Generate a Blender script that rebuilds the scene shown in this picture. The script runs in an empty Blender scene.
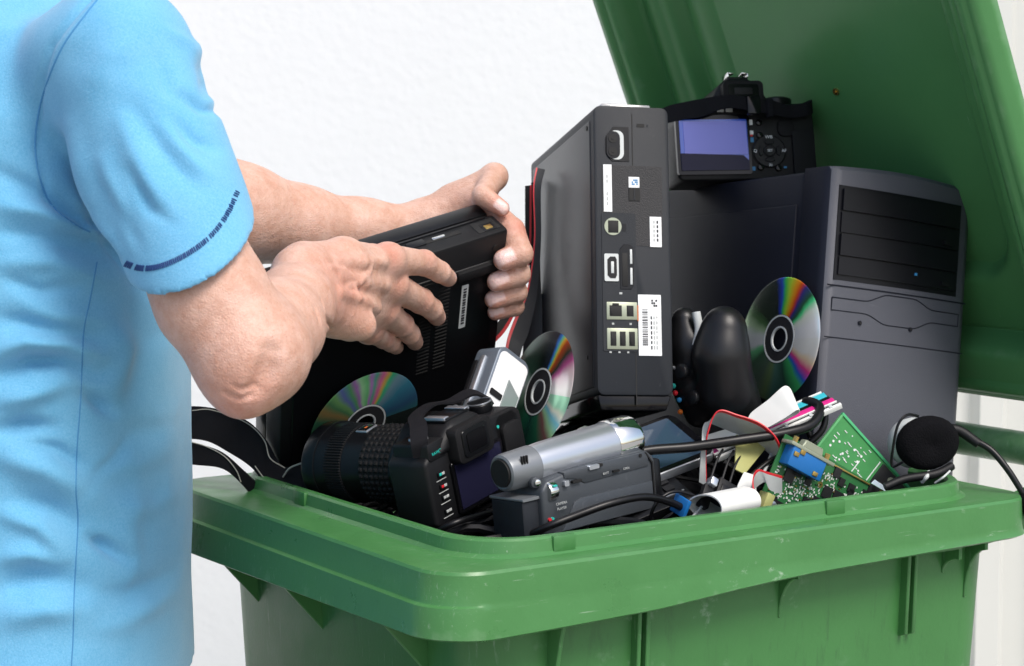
import bpy, bmesh, math, random
import numpy as np
from mathutils import Vector, Matrix, Euler, noise
from mathutils.bvhtree import BVHTree
R = math.radians
random.seed(7)
scene = bpy.context.scene
COL = scene.collection

# ------------------------------------------------------------------ camera, sky, sun, exposure
EYE, PITCH, FPX = 1.318, R(5.3), 2000.0
cam_data = bpy.data.cameras.new('camera')
cam = bpy.data.objects.new('camera', cam_data); COL.objects.link(cam)
cam.location = (0, 0, EYE); cam.rotation_euler = (R(90) - PITCH, 0, 0)
cam_data.sensor_width = 36; cam_data.lens = FPX / 1024 * 36
cam_data.clip_start = .05; cam_data.clip_end = 500
cam_data.dof.use_dof = True; cam_data.dof.focus_distance = 1.72; cam_data.dof.aperture_fstop = 13
scene.camera = cam

SUN_EL, SUN_AZ = R(52), R(-52)          # azimuth measured from +X, so the sun stands behind and right of the camera
world = bpy.data.worlds.new('World'); scene.world = world; world.use_nodes = True
wn = world.node_tree.nodes; wl = world.node_tree.links
sky = wn.new('ShaderNodeTexSky'); sky.sky_type = 'NISHITA'; sky.sun_disc = False
sky.sun_elevation = SUN_EL; sky.sun_rotation = R(90) - SUN_AZ
sky.air_density = 1.0; sky.dust_density = 3.0; sky.ozone_density = 1.0
wn['Background'].inputs['Strength'].default_value = .14
wl.new(sky.outputs[0], wn['Background'].inputs['Color'])
sd = bpy.data.lights.new('sun', 'SUN'); sd.energy = 2.0; sd.angle = R(24); sd.color = (1, .955, .9)
sun = bpy.data.objects.new('sun', sd); COL.objects.link(sun)
sdir = Vector((math.cos(SUN_EL) * math.cos(SUN_AZ), math.cos(SUN_EL) * math.sin(SUN_AZ), math.sin(SUN_EL)))
sun.rotation_euler = sdir.to_track_quat('Z', 'Y').to_euler()
vs = scene.view_settings
scene.display_settings.display_device = 'sRGB'
vs.view_transform = 'Standard'; vs.look = 'None'; vs.gamma = 1; vs.use_curve_mapping = False; vs.exposure = .4
scene.render.engine = 'CYCLES'
scene.cycles.use_denoising = True
scene.cycles.max_bounces = 8; scene.cycles.diffuse_bounces = 4; scene.cycles.glossy_bounces = 4
scene.cycles.sample_clamp_indirect = 6

# ------------------------------------------------------------------ helpers
def P(px, py, Y):
    """the place at distance Y that stands at this point of the photograph"""
    x = (px - 512) / FPX; y = -(py - 333) / FPX
    d = Vector((x, math.cos(PITCH) + y * math.sin(PITCH), -math.sin(PITCH) + y * math.cos(PITCH)))
    return Vector((0, 0, EYE)) + d * (Y / d.y)
def ray(px, py):
    return (P(px, py, 1) - Vector((0, 0, EYE))).normalized()
def on_plane(px, py, p0, n, off=0.0):
    d = ray(px, py); o = Vector((0, 0, EYE))
    return o + d * (((p0 + n * off) - o).dot(n) / d.dot(n))
def frame(o, px, pz):
    """matrix: x towards px, z towards pz, y away from the viewer"""
    x = (px - o).normalized(); z = (pz - o); z = (z - x * z.dot(x)).normalized(); y = z.cross(x)
    return Matrix.Translation(o) @ Matrix((x, y, z)).transposed().to_4x4()
def place(loc, yaw, lean, roll):
    return Matrix.Translation(loc) @ (Matrix.Rotation(R(roll), 4, 'Y') @ Matrix.Rotation(R(-lean), 4, 'X') @ Matrix.Rotation(R(yaw), 4, 'Z'))
def tag(o, label=None, cat=None, group=None, kind=None):
    if label: o['label'] = label
    if cat: o['category'] = cat
    if group: o['group'] = group
    if kind: o['kind'] = kind
    return o
def thing(name, label, cat, M=None, group=None):
    o = bpy.data.objects.new(name, None); COL.objects.link(o); o.empty_display_size = .02
    if M is not None: o.matrix_world = M
    return tag(o, label, cat, group)
def link(name, me, parent=None):
    o = bpy.data.objects.new(name, me); COL.objects.link(o)
    if parent is not None: o.parent = parent
    return o
def fin(name, bm, mats, parent=None, ang=35, smooth=True):
    bmesh.ops.recalc_face_normals(bm, faces=bm.faces)
    me = bpy.data.meshes.new(name); bm.to_mesh(me); bm.free()
    for m in (mats if isinstance(mats, (list, tuple)) else [mats]): me.materials.append(m)
    if smooth:
        me.polygons.foreach_set('use_smooth', [True] * len(me.polygons)); me.set_sharp_from_angle(angle=R(ang))
    return link(name, me, parent)
def nb(): return bmesh.new()
def merge(bm, b2, M=None, mi=0):
    """append b2 to bm"""
    vs_ = [bm.verts.new((M @ v.co) if M is not None else v.co) for v in b2.verts]
    b2.verts.index_update()
    for f in b2.faces:
        try:
            g = bm.faces.new([vs_[v.index] for v in f.verts]); g.material_index = mi
        except ValueError: pass
    b2.free()
def box(bm, lo, hi, bev=0.0, seg=2, mi=0, M=None):
    b = bmesh.new(); bmesh.ops.create_cube(b, size=1)
    lo, hi = Vector(lo), Vector(hi); c = (lo + hi) / 2; s = hi - lo
    for v in b.verts: v.co = Vector((v.co.x * s.x, v.co.y * s.y, v.co.z * s.z)) + c
    if bev > 0:
        bmesh.ops.bevel(b, geom=b.edges[:], offset=min(bev, min(abs(s.x), abs(s.y), abs(s.z)) * .49), segments=seg, profile=.5, affect='EDGES')
    merge(bm, b, M, mi)
def prism(bm, pts, y0, y1, bev=0.0, seg=2, mi=0, M=None, plane='xz'):
    """polygon pts swept along the third axis from y0 to y1"""
    b = bmesh.new()
    def co(p, d):
        return {'xz': (p[0], d, p[1]), 'xy': (p[0], p[1], d), 'yz': (d, p[0], p[1])}[plane]
    A = [b.verts.new(co(p, y0)) for p in pts]; B_ = [b.verts.new(co(p, y1)) for p in pts]
    n = len(pts)
    b.faces.new(A); b.faces.new(B_[::-1])
    for i in range(n): b.faces.new((A[i], B_[i], B_[(i + 1) % n], A[(i + 1) % n]))
    bmesh.ops.recalc_face_normals(b, faces=b.faces)
    if bev > 0: bmesh.ops.bevel(b, geom=b.edges[:], offset=bev, segments=seg, profile=.5, affect='EDGES', clamp_overlap=True)
    merge(bm, b, M, mi)
def rr2(x0, x1, z0, z1, r, n=5):
    """rounded rectangle outline"""
    out = []
    for cx, cz, a0 in ((x1 - r, z1 - r, 0), (x0 + r, z1 - r, 90), (x0 + r, z0 + r, 180), (x1 - r, z0 + r, 270)):
        for i in range(n + 1):
            a = R(a0 + 90 * i / n); out.append((cx + r * math.cos(a), cz + r * math.sin(a)))
    return out
def rpanel(bm, x0, x1, z0, z1, r, y0, y1, mi=0, M=None, bev=0.0):
    prism(bm, rr2(x0, x1, z0, z1, r), y0, y1, bev, 1, mi, M)
def disc(bm, c, axis, r, h, n=24, mi=0, M=None, r2=None, bev=0.0):
    """cylinder from c along axis for h"""
    b = bmesh.new(); ax = Vector(axis).normalized(); q = ax.to_track_quat('Z', 'Y').to_matrix()
    r2 = r if r2 is None else r2; c = Vector(c)
    prof = [(r, 0), (r2, h)] if bev <= 0 else [(r, 0), (r2, h - bev), (r2 - bev * .3, h - bev * .3), (r2 - bev, h)]
    rings = [[b.verts.new(c + q @ Vector((rr * math.cos(2 * math.pi * i / n), rr * math.sin(2 * math.pi * i / n), z))) for i in range(n)] for rr, z in prof]
    for A, B_ in zip(rings, rings[1:]):
        for i in range(n): b.faces.new((A[i], A[(i + 1) % n], B_[(i + 1) % n], B_[i]))
    b.faces.new(rings[0][::-1]); b.faces.new(rings[-1])
    merge(bm, b, M, mi)
def lathe(bm, prof, n=32, mi=0, M=None, closed=False):
    """(r, z) profile round z"""
    b = bmesh.new()
    rings = [[b.verts.new((r * math.cos(2 * math.pi * i / n), r * math.sin(2 * math.pi * i / n), z)) for i in range(n)] for r, z in prof]
    prs = list(zip(rings, rings[1:]))
    if closed: prs.append((rings[-1], rings[0]))
    for A, B_ in prs:
        for i in range(n): b.faces.new((A[i], A[(i + 1) % n], B_[(i + 1) % n], B_[i]))
    if not closed:
        b.faces.new(rings[0][::-1]); b.faces.new(rings[-1])
    merge(bm, b, M, mi)
def spline(pts, n=10):
    """Catmull-Rom through vectors"""
    pts = [Vector(p) for p in pts]; p = [2 * pts[0] - pts[1]] + pts + [2 * pts[-1] - pts[-2]]
    out = []
    for i in range(1, len(p) - 2):
        for k in range(n):
            t = k / n; a, b, c, d = p[i - 1], p[i], p[i + 1], p[i + 2]
            out.append(.5 * ((2 * b) + (c - a) * t + (2 * a - 5 * b + 4 * c - d) * t * t + (3 * b - a - 3 * c + d) * t ** 3))
    out.append(pts[-1]); return out
def tube(bm, pts, r, n=10, mi=0, smooth=8, M=None):
    path = spline(pts, smooth) if smooth else [Vector(p) for p in pts]
    b = bmesh.new(); rings = []; up = None
    N = len(path)
    for i, p in enumerate(path):
        t = (path[min(i + 1, N - 1)] - path[max(i - 1, 0)]).normalized()
        if up is None: up = t.orthogonal().normalized()
        up = (up - t * up.dot(t)).normalized(); s = t.cross(up)
        rr = r(i / (N - 1)) if callable(r) else r
        rings.append([b.verts.new(p + (up * math.cos(2 * math.pi * k / n) + s * math.sin(2 * math.pi * k / n)) * rr) for k in range(n)])
    for A, B_ in zip(rings, rings[1:]):
        for k in range(n): b.faces.new((A[k], A[(k + 1) % n], B_[(k + 1) % n], B_[k]))
    b.faces.new(rings[0][::-1]); b.faces.new(rings[-1])
    merge(bm, b, M, mi)
def ribbon(bm, stations, th=.0012, n=8, mi=0, edge_mi=None, edge_w=.07, offs=None):
    """flat strip: stations = [(one edge, other edge), ...], smoothed; optional coloured band along the first edge"""
    A = spline([s[0] for s in stations], n); B_ = spline([s[1] for s in stations], n)
    b = bmesh.new(); rows = []
    cols = [0, edge_w, 1] if edge_mi is not None else [0, 1]
    N = len(A)
    for i in range(N):
        t = (A[min(i + 1, N - 1)] + B_[min(i + 1, N - 1)] - A[max(i - 1, 0)] - B_[max(i - 1, 0)])
        w = B_[i] - A[i]; nn = t.cross(w)
        nn = nn.normalized() if nn.length > 1e-9 else Vector((0, 0, 1))
        row = [A[i].lerp(B_[i], c) for c in cols]
        rows.append(([b.verts.new(p + nn * th / 2) for p in row], [b.verts.new(p - nn * th / 2) for p in row]))
    def q(vs_, m):
        f = b.faces.new(vs_); f.material_index = m
    ml = [edge_mi, mi] if edge_mi is not None else [mi]
    for (u0, d0), (u1, d1) in zip(rows, rows[1:]):
        for k in range(len(cols) - 1):
            q((u0[k], u0[k + 1], u1[k + 1], u1[k]), ml[k]); q((d0[k], d1[k], d1[k + 1], d0[k + 1]), ml[k])
        q((u0[0], u1[0], d1[0], d0[0]), ml[0]); q((u0[-1], d0[-1], d1[-1], u1[-1]), ml[-1])
    for (u, d), s in ((rows[0], 0), (rows[-1], 1)):
        for k in range(len(cols) - 1): q((u[k], d[k], d[k + 1], u[k + 1]), ml[k])
    V = [bm.verts.new(v.co) for v in b.verts]; b.verts.index_update()
    for f in b.faces:
        g = bm.faces.new([V[v.index] for v in f.verts]); g.material_index = f.material_index
    b.free()
def text_mesh(bm, s, size, M, mi=0, depth=.0001):
    cu = bpy.data.curves.new('lettering', 'FONT'); cu.body = s; cu.size = size; cu.align_x = 'CENTER'; cu.align_y = 'CENTER'; cu.extrude = depth
    o = bpy.data.objects.new('lettering', cu)
    me = bpy.data.meshes.new_from_object(o)
    b = bmesh.new(); b.from_mesh(me); merge(bm, b, M, mi)
    bpy.data.objects.remove(o); bpy.data.meshes.remove(me); bpy.data.curves.remove(cu)
FACE = lambda x, y, z: Matrix.Translation((x, y, z)) @ Matrix.Rotation(R(90), 4, 'X')   # writing on a face that looks towards -y

# ------------------------------------------------------------------ materials
def mat(name, col, rough=.5, metal=0, bump=0, bscale=400, var=0, vscale=20, spec=.5, coat=0, rvar=0, sss=0, noise_detail=3):
    m = bpy.data.materials.new(name); m.use_nodes = True
    n, l = m.node_tree.nodes, m.node_tree.links; p = n['Principled BSDF']
    p.inputs['Base Color'].default_value = (*col, 1); p.inputs['Roughness'].default_value = rough
    p.inputs['Metallic'].default_value = metal; p.inputs['Specular IOR Level'].default_value = spec
    p.inputs['Coat Weight'].default_value = coat; p.inputs['Coat Roughness'].default_value = .08
    tc = n.new('ShaderNodeTexCoord')
    if var or rvar:
        t = n.new('ShaderNodeTexNoise'); t.inputs['Scale'].default_value = vscale; t.inputs['Detail'].default_value = 6; t.inputs['Roughness'].default_value = .65
        l.new(tc.outputs['Object'], t.inputs['Vector'])
        if var:
            mx = n.new('ShaderNodeMix'); mx.data_type = 'RGBA'
            mx.inputs['A'].default_value = (*[c * (1 - var) for c in col], 1); mx.inputs['B'].default_value = (*[min(1, c * (1 + var)) for c in col], 1)
            l.new(t.outputs['Fac'], mx.inputs['Factor']); l.new(mx.outputs['Result'], p.inputs['Base Color'])
        if rvar:
            mr = n.new('ShaderNodeMapRange'); mr.inputs['To Min'].default_value = max(.02, rough - rvar); mr.inputs['To Max'].default_value = min(1, rough + rvar)
            mr.inputs['From Min'].default_value = .3; mr.inputs['From Max'].default_value = .7
            l.new(t.outputs['Fac'], mr.inputs['Value']); l.new(mr.outputs[0], p.inputs['Roughness'])
    if bump:
        t2 = n.new('ShaderNodeTexNoise'); t2.inputs['Scale'].default_value = bscale; t2.inputs['Detail'].default_value = noise_detail
        l.new(tc.outputs['Object'], t2.inputs['Vector'])
        b = n.new('ShaderNodeBump'); b.inputs['Strength'].default_value = bump; b.inputs['Distance'].default_value = .001
        l.new(t2.outputs['Fac'], b.inputs['Height']); l.new(b.outputs[0], p.inputs['Normal'])
    if sss:
        p.inputs['Subsurface Weight'].default_value = sss; p.inputs['Subsurface Radius'].default_value = (.008, .003, .0015); p.inputs['Subsurface Scale'].default_value = 1
    return m
def add_scuffs(m, col, scale=(6, 60, 6), lo=.66, hi=.74, amount=.7, scale2=14):
    """pale scrapes worn into the plastic: stretched noise, kept to a few patches"""
    n, l = m.node_tree.nodes, m.node_tree.links; p = n['Principled BSDF']
    tc = n.new('ShaderNodeTexCoord'); mp = n.new('ShaderNodeMapping'); mp.inputs['Scale'].default_value = scale
    mp.inputs['Rotation'].default_value = (R(12), R(8), R(35))
    l.new(tc.outputs['Object'], mp.inputs['Vector'])
    t = n.new('ShaderNodeTexNoise'); t.inputs['Scale'].default_value = 6; t.inputs['Detail'].default_value = 8; t.inputs['Roughness'].default_value = .7
    l.new(mp.outputs[0], t.inputs['Vector'])
    t2 = n.new('ShaderNodeTexNoise'); t2.inputs['Scale'].default_value = scale2; t2.inputs['Detail'].default_value = 3
    l.new(tc.outputs['Object'], t2.inputs['Vector'])
    r1 = n.new('ShaderNodeMapRange'); r1.inputs['From Min'].default_value = lo; r1.inputs['From Max'].default_value = hi
    l.new(t.outputs['Fac'], r1.inputs['Value'])
    r2 = n.new('ShaderNodeMapRange'); r2.inputs['From Min'].default_value = .45; r2.inputs['From Max'].default_value = .65; r2.inputs['To Max'].default_value = amount
    l.new(t2.outputs['Fac'], r2.inputs['Value'])
    mu = n.new('ShaderNodeMath'); mu.operation = 'MULTIPLY'; l.new(r1.outputs[0], mu.inputs[0]); l.new(r2.outputs[0], mu.inputs[1])
    mx = n.new('ShaderNodeMix'); mx.data_type = 'RGBA'; mx.inputs['B'].default_value = (*col, 1)
    src = p.inputs['Base Color'].links
    if src: l.new(src[0].from_socket, mx.inputs['A'])
    else: mx.inputs['A'].default_value = p.inputs['Base Color'].default_value
    l.new(mu.outputs[0], mx.inputs['Factor']); l.new(mx.outputs['Result'], p.inputs['Base Color'])
    return m

GREEN = (.05, .185, .05)
m_bin = add_scuffs(mat('bin_plastic', GREEN, .42, bump=.15, bscale=260, var=.24, vscale=7, rvar=.12), (.26, .4, .27), (5, 60, 5), .58, .68, .7, 9)
m_rim = add_scuffs(mat('bin_rim_plastic', (.06, .205, .06), .36, bump=.15, bscale=200, var=.16, vscale=14, rvar=.12), (.4, .52, .4), (9, 90, 14), .6, .68, .6)
m_lid = add_scuffs(mat('bin_lid_plastic', (.072, .225, .076), .36, spec=.32, bump=.1, bscale=240, var=.12, vscale=7, rvar=.08), (.25, .4, .27), (5, 50, 5), .66, .72, .6)
m_blk = mat('black_plastic', (.0065, .0068, .008), .48, bump=.25, bscale=1500, var=.2, vscale=40, spec=.3)
m_blk2 = mat('black_satin', (.005, .0053, .0065), .3, bump=.08, bscale=900, spec=.3)
m_gloss = mat('black_gloss', (.004, .004, .005), .12, spec=.3)
m_rubber = mat('black_rubber', (.007, .007, .008), .6, bump=.5, bscale=2200, spec=.25)
m_web = mat('strap_webbing', (.007, .007, .0095), .8, spec=.2, bump=.8, bscale=1800, var=.2, vscale=200)
m_cable = mat('cable_black', (.005, .005, .006), .36, spec=.35)
m_dkgrey = mat('console_grey', (.017, .02, .025), .45, bump=.3, bscale=1800, var=.08, vscale=30, spec=.26)
m_side = mat('console_side', (.018, .019, .022), .3, bump=.2, bscale=1500, var=.05, vscale=20, spec=.35)
m_white = mat('white_label', (.78, .8, .8), .5, var=.05, vscale=60)
m_ink = mat('black_ink', (.02, .02, .025), .6)
m_blueink = mat('blue_ink', (.03, .2, .42), .5)
m_portmetal = mat('port_bezel', (.33, .36, .27), .35, metal=.4)
m_hole = mat('socket_dark', (.004, .004, .004), .7)
m_silver = mat('silver_plastic', (.52, .55, .59), .28, metal=.8, bump=.05, bscale=2000)
m_chrome = mat('chrome', (.75, .76, .74), .09, metal=1)
m_camgrey = mat('camcorder_grey', (.06, .068, .078), .38, metal=.25, bump=.2, bscale=2200, var=.06)
m_camgrey2 = mat('camcorder_light_grey', (.2, .215, .23), .36, metal=.4, bump=.1, bscale=2200)
m_tower = mat('tower_front_grey', (.076, .08, .098), .46, spec=.4, bump=.35, bscale=1600, var=.05, vscale=40)
m_towerd = mat('tower_side_dark', (.009, .0105, .018), .42, spec=.22, bump=.15, bscale=900, var=.1, vscale=12)
m_bay = mat('drive_bay_black', (.005, .005, .0075), .35, spec=.3, bump=.1, bscale=900)
m_lightgrey = mat('pale_grey_plastic', (.55, .58, .57), .4)
m_offwhite = mat('off_white', (.72, .73, .7), .55, var=.08, vscale=50)
m_piping = mat('strap_piping', (.42, .41, .36), .7)
m_red = mat('red_edge', (.6, .02, .03), .45)
m_ribgrey = mat('ribbon_grey', (.42, .44, .43), .5, var=.1, vscale=120)
m_yellow = mat('pale_yellow_foil', (.42, .42, .16), .4, metal=.2, var=.1)
m_blue = mat('connector_blue', (.01, .14, .42), .35)
m_gold = mat('gold_contact', (.55, .38, .12), .3, metal=.9)
m_cyan = mat('cyan_print', (.03, .42, .5), .45)
m_magenta = mat('magenta_print', (.62, .02, .22), .45)
m_teal = mat('teal_print', (.02, .45, .38), .5)
m_foam = mat('microphone_foam', (.005, .005, .0062), .95, spec=.1, bump=1.0, bscale=700, var=.6, vscale=700)
m_pcb = mat('circuit_board_green', (.022, .13, .038), .4, var=.2, vscale=90)
m_pcbl = mat('circuit_board_light_green', (.05, .26, .075), .4, var=.2, vscale=90)
m_solder = mat('solder', (.66, .68, .64), .4)
m_chip = mat('chip_black', (.012, .012, .013), .4)
m_screen_blue = mat('lcd_blue_violet', (.24, .26, .74), .2, spec=.3)
m_screen_dark = mat('lcd_dark', (.008, .008, .035), .2, spec=.2)
m_orange = mat('orange_button', (.6, .14, .02), .3)
m_jean = mat('denim', (.03, .05, .1), .8, bump=.6, bscale=900, var=.25, vscale=60)
m_shoe = mat('shoe_leather', (.03, .028, .026), .5)
m_hair = mat('hair_brown', (.05, .03, .018), .6, bump=.8, bscale=300)
m_stitch = mat('navy_thread', (.012, .055, .2), .7)
m_seam = mat('seam_thread', (.07, .28, .54), .8)

def wall_material():
    m = mat('stucco_white', (.82, .835, .84), .85, var=.03, vscale=3)
    n, l = m.node_tree.nodes, m.node_tree.links; p = n['Principled BSDF']
    tc = n.new('ShaderNodeTexCoord')
    a = n.new('ShaderNodeTexNoise'); a.inputs['Scale'].default_value = 60; a.inputs['Detail'].default_value = 5; a.inputs['Roughness'].default_value = .55
    v = n.new('ShaderNodeTexVoronoi'); v.inputs['Scale'].default_value = 75; v.feature = 'SMOOTH_F1'
    for t in (a, v): l.new(tc.outputs['Object'], t.inputs['Vector'])
    ad = n.new('ShaderNodeMath'); ad.operation = 'ADD'; l.new(a.outputs['Fac'], ad.inputs[0]); l.new(v.outputs['Distance'], ad.inputs[1])
    b = n.new('ShaderNodeBump'); b.inputs['Strength'].default_value = .14; b.inputs['Distance'].default_value = .003
    l.new(ad.outputs[0], b.inputs['Height']); l.new(b.outputs[0], p.inputs['Normal'])
    return m
def shirt_material():
    m = mat('blue_cotton', (.1, .4, .74), .85, var=.0)
    n, l = m.node_tree.nodes, m.node_tree.links; p = n['Principled BSDF']
    tc = n.new('ShaderNodeTexCoord')
    t = n.new('ShaderNodeTexNoise'); t.inputs['Scale'].default_value = 620; t.inputs['Detail'].default_value = 6; t.inputs['Roughness'].default_value = .75
    t2 = n.new('ShaderNodeTexNoise'); t2.inputs['Scale'].default_value = 30; t2.inputs['Detail'].default_value = 6
    for q in (t, t2): l.new(tc.outputs['Object'], q.inputs['Vector'])
    mx = n.new('ShaderNodeMix'); mx.data_type = 'RGBA'; mx.inputs['A'].default_value = (.105, .385, .63, 1); mx.inputs['B'].default_value = (.185, .49, .73, 1)
    ad = n.new('ShaderNodeMath'); ad.operation = 'MULTIPLY_ADD'; ad.inputs[1].default_value = .8; l.new(t.outputs['Fac'], ad.inputs[0])
    h = n.new('ShaderNodeMath'); h.operation = 'MULTIPLY'; h.inputs[1].default_value = .2; l.new(t2.outputs['Fac'], h.inputs[0]); l.new(h.outputs[0], ad.inputs[2])
    mr = n.new('ShaderNodeMapRange'); mr.inputs['From Min'].default_value = .36; mr.inputs['From Max'].default_value = .64
    l.new(ad.outputs[0], mr.inputs['Value']); l.new(mr.outputs[0], mx.inputs['Factor']); l.new(mx.outputs['Result'], p.inputs['Base Color'])
    b = n.new('ShaderNodeBump'); b.inputs['Strength'].default_value = .5; b.inputs['Distance'].default_value = .0012
    l.new(t.outputs['Fac'], b.inputs['Height'])
    mp = n.new('ShaderNodeMapping'); mp.inputs['Rotation'].default_value = (0, R(28), 0); mp.inputs['Scale'].default_value = (5, 8, 13); l.new(tc.outputs['Object'], mp.inputs['Vector'])
    t3 = n.new('ShaderNodeTexNoise'); t3.noise_type = 'RIDGED_MULTIFRACTAL'; t3.inputs['Scale'].default_value = 1.6; t3.inputs['Detail'].default_value = 3; t3.inputs['Distortion'].default_value = .5
    l.new(mp.outputs[0], t3.inputs['Vector'])
    b2 = n.new('ShaderNodeBump'); b2.inputs['Strength'].default_value = .3; b2.inputs['Distance'].default_value = .008
    l.new(t3.outputs['Fac'], b2.inputs['Height']); l.new(b.outputs[0], b2.inputs['Normal']); l.new(b2.outputs[0], p.inputs['Normal'])
    p.inputs['Sheen Weight'].default_value = .25; p.inputs['Sheen Roughness'].default_value = .5
    return m
def skin_material():
    m = mat('skin', (.52, .3, .215), .48, sss=.12)
    n, l = m.node_tree.nodes, m.node_tree.links; p = n['Principled BSDF']
    tc = n.new('ShaderNodeTexCoord')
    at = n.new('ShaderNodeAttribute'); at.attribute_name = 'tint'
    sep = n.new('ShaderNodeSeparateColor'); l.new(at.outputs['Color'], sep.inputs[0])
    t = n.new('ShaderNodeTexNoise'); t.inputs['Scale'].default_value = 60; t.inputs['Detail'].default_value = 9; t.inputs['Roughness'].default_value = .78
    l.new(tc.outputs['Object'], t.inputs['Vector'])
    mx = n.new('ShaderNodeMix'); mx.data_type = 'RGBA'; mx.inputs['A'].default_value = (.53, .29, .205, 1); mx.inputs['B'].default_value = (.66, .43, .345, 1)
    mr = n.new('ShaderNodeMapRange'); mr.inputs['From Min'].default_value = .35; mr.inputs['From Max'].default_value = .65
    l.new(t.outputs['Fac'], mr.inputs['Value']); l.new(mr.outputs[0], mx.inputs['Factor'])
    m2 = n.new('ShaderNodeMix'); m2.data_type = 'RGBA'; m2.inputs['B'].default_value = (.55, .17, .115, 1)
    l.new(sep.outputs[0], m2.inputs['Factor']); l.new(mx.outputs['Result'], m2.inputs['A'])
    # freckles
    v = n.new('ShaderNodeTexVoronoi'); v.inputs['Scale'].default_value = 330; v.inputs['Randomness'].default_value = 1
    l.new(tc.outputs['Object'], v.inputs['Vector'])
    fr = n.new('ShaderNodeMapRange'); fr.inputs['From Min'].default_value = .12; fr.inputs['From Max'].default_value = .28; fr.inputs['To Min'].default_value = .3; fr.inputs['To Max'].default_value = 0
    l.new(v.outputs['Distance'], fr.inputs['Value'])
    rnd = n.new('ShaderNodeSeparateColor'); l.new(v.outputs['Color'], rnd.inputs[0])
    gt = n.new('ShaderNodeMath'); gt.operation = 'GREATER_THAN'; gt.inputs[1].default_value = .6; l.new(rnd.outputs[0], gt.inputs[0])
    mu = n.new('ShaderNodeMath'); mu.operation = 'MULTIPLY'; l.new(fr.outputs[0], mu.inputs[0]); l.new(gt.outputs[0], mu.inputs[1])
    m3 = n.new('ShaderNodeMix'); m3.data_type = 'RGBA'; m3.inputs['B'].default_value = (.42, .17, .11, 1)
    l.new(mu.outputs[0], m3.inputs['Factor']); l.new(m2.outputs['Result'], m3.inputs['A'])
    m4 = n.new('ShaderNodeMix'); m4.data_type = 'RGBA'; m4.inputs['B'].default_value = (.78, .55, .5, 1)
    l.new(sep.outputs[1], m4.inputs['Factor']); l.new(m3.outputs['Result'], m4.inputs['A']); l.new(m4.outputs['Result'], p.inputs['Base Color'])
    vb = n.new('ShaderNodeTexVoronoi'); vb.inputs['Scale'].default_value = 420; vb.feature = 'DISTANCE_TO_EDGE'; l.new(tc.outputs['Object'], vb.inputs['Vector'])
    nz = n.new('ShaderNodeTexNoise'); nz.inputs['Scale'].default_value = 160; nz.inputs['Detail'].default_value = 5; l.new(tc.outputs['Object'], nz.inputs['Vector'])
    ad = n.new('ShaderNodeMath'); ad.operation = 'MULTIPLY_ADD'; ad.inputs[1].default_value = .6; l.new(vb.outputs['Distance'], ad.inputs[0]); l.new(nz.outputs['Fac'], ad.inputs[2])
    b = n.new('ShaderNodeBump'); b.inputs['Strength'].default_value = .6; b.inputs['Distance'].default_value = .0015
    l.new(ad.outputs[0], b.inputs['Height']); l.new(b.outputs[0], p.inputs['Normal'])
    rr_ = n.new('ShaderNodeMix'); rr_.data_type = 'FLOAT'; rr_.inputs['A'].default_value = .5; rr_.inputs['B'].default_value = .2
    l.new(sep.outputs[1], rr_.inputs['Factor']); l.new(rr_.outputs[0], p.inputs['Roughness'])
    return m
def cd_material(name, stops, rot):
    """metal disc with rainbow reflections painted into its colour as wedges round the hub"""
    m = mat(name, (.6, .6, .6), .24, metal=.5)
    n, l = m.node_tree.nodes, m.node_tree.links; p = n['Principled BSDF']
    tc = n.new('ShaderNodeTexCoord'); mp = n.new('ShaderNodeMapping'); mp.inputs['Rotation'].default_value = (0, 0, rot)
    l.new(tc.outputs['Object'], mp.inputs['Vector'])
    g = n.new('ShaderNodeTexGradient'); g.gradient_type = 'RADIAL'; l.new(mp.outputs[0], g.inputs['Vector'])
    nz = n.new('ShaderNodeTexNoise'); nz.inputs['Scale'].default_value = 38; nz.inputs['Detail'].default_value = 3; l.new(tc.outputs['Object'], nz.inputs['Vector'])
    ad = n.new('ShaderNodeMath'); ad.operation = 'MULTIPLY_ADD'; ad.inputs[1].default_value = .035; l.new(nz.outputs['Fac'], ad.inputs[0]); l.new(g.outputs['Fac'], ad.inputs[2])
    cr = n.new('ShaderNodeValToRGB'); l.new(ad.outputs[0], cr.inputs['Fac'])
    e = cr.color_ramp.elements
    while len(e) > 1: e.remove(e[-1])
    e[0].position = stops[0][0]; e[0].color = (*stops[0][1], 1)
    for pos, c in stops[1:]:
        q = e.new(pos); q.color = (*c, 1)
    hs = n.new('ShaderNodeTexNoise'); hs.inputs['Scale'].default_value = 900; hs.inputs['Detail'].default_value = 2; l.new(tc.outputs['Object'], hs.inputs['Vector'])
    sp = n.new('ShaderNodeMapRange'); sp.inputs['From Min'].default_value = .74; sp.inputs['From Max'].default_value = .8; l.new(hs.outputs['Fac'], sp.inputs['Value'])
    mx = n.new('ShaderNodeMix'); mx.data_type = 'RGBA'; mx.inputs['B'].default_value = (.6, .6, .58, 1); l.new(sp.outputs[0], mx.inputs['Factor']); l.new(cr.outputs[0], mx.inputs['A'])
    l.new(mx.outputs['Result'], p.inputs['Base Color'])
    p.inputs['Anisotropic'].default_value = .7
    return m
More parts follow.
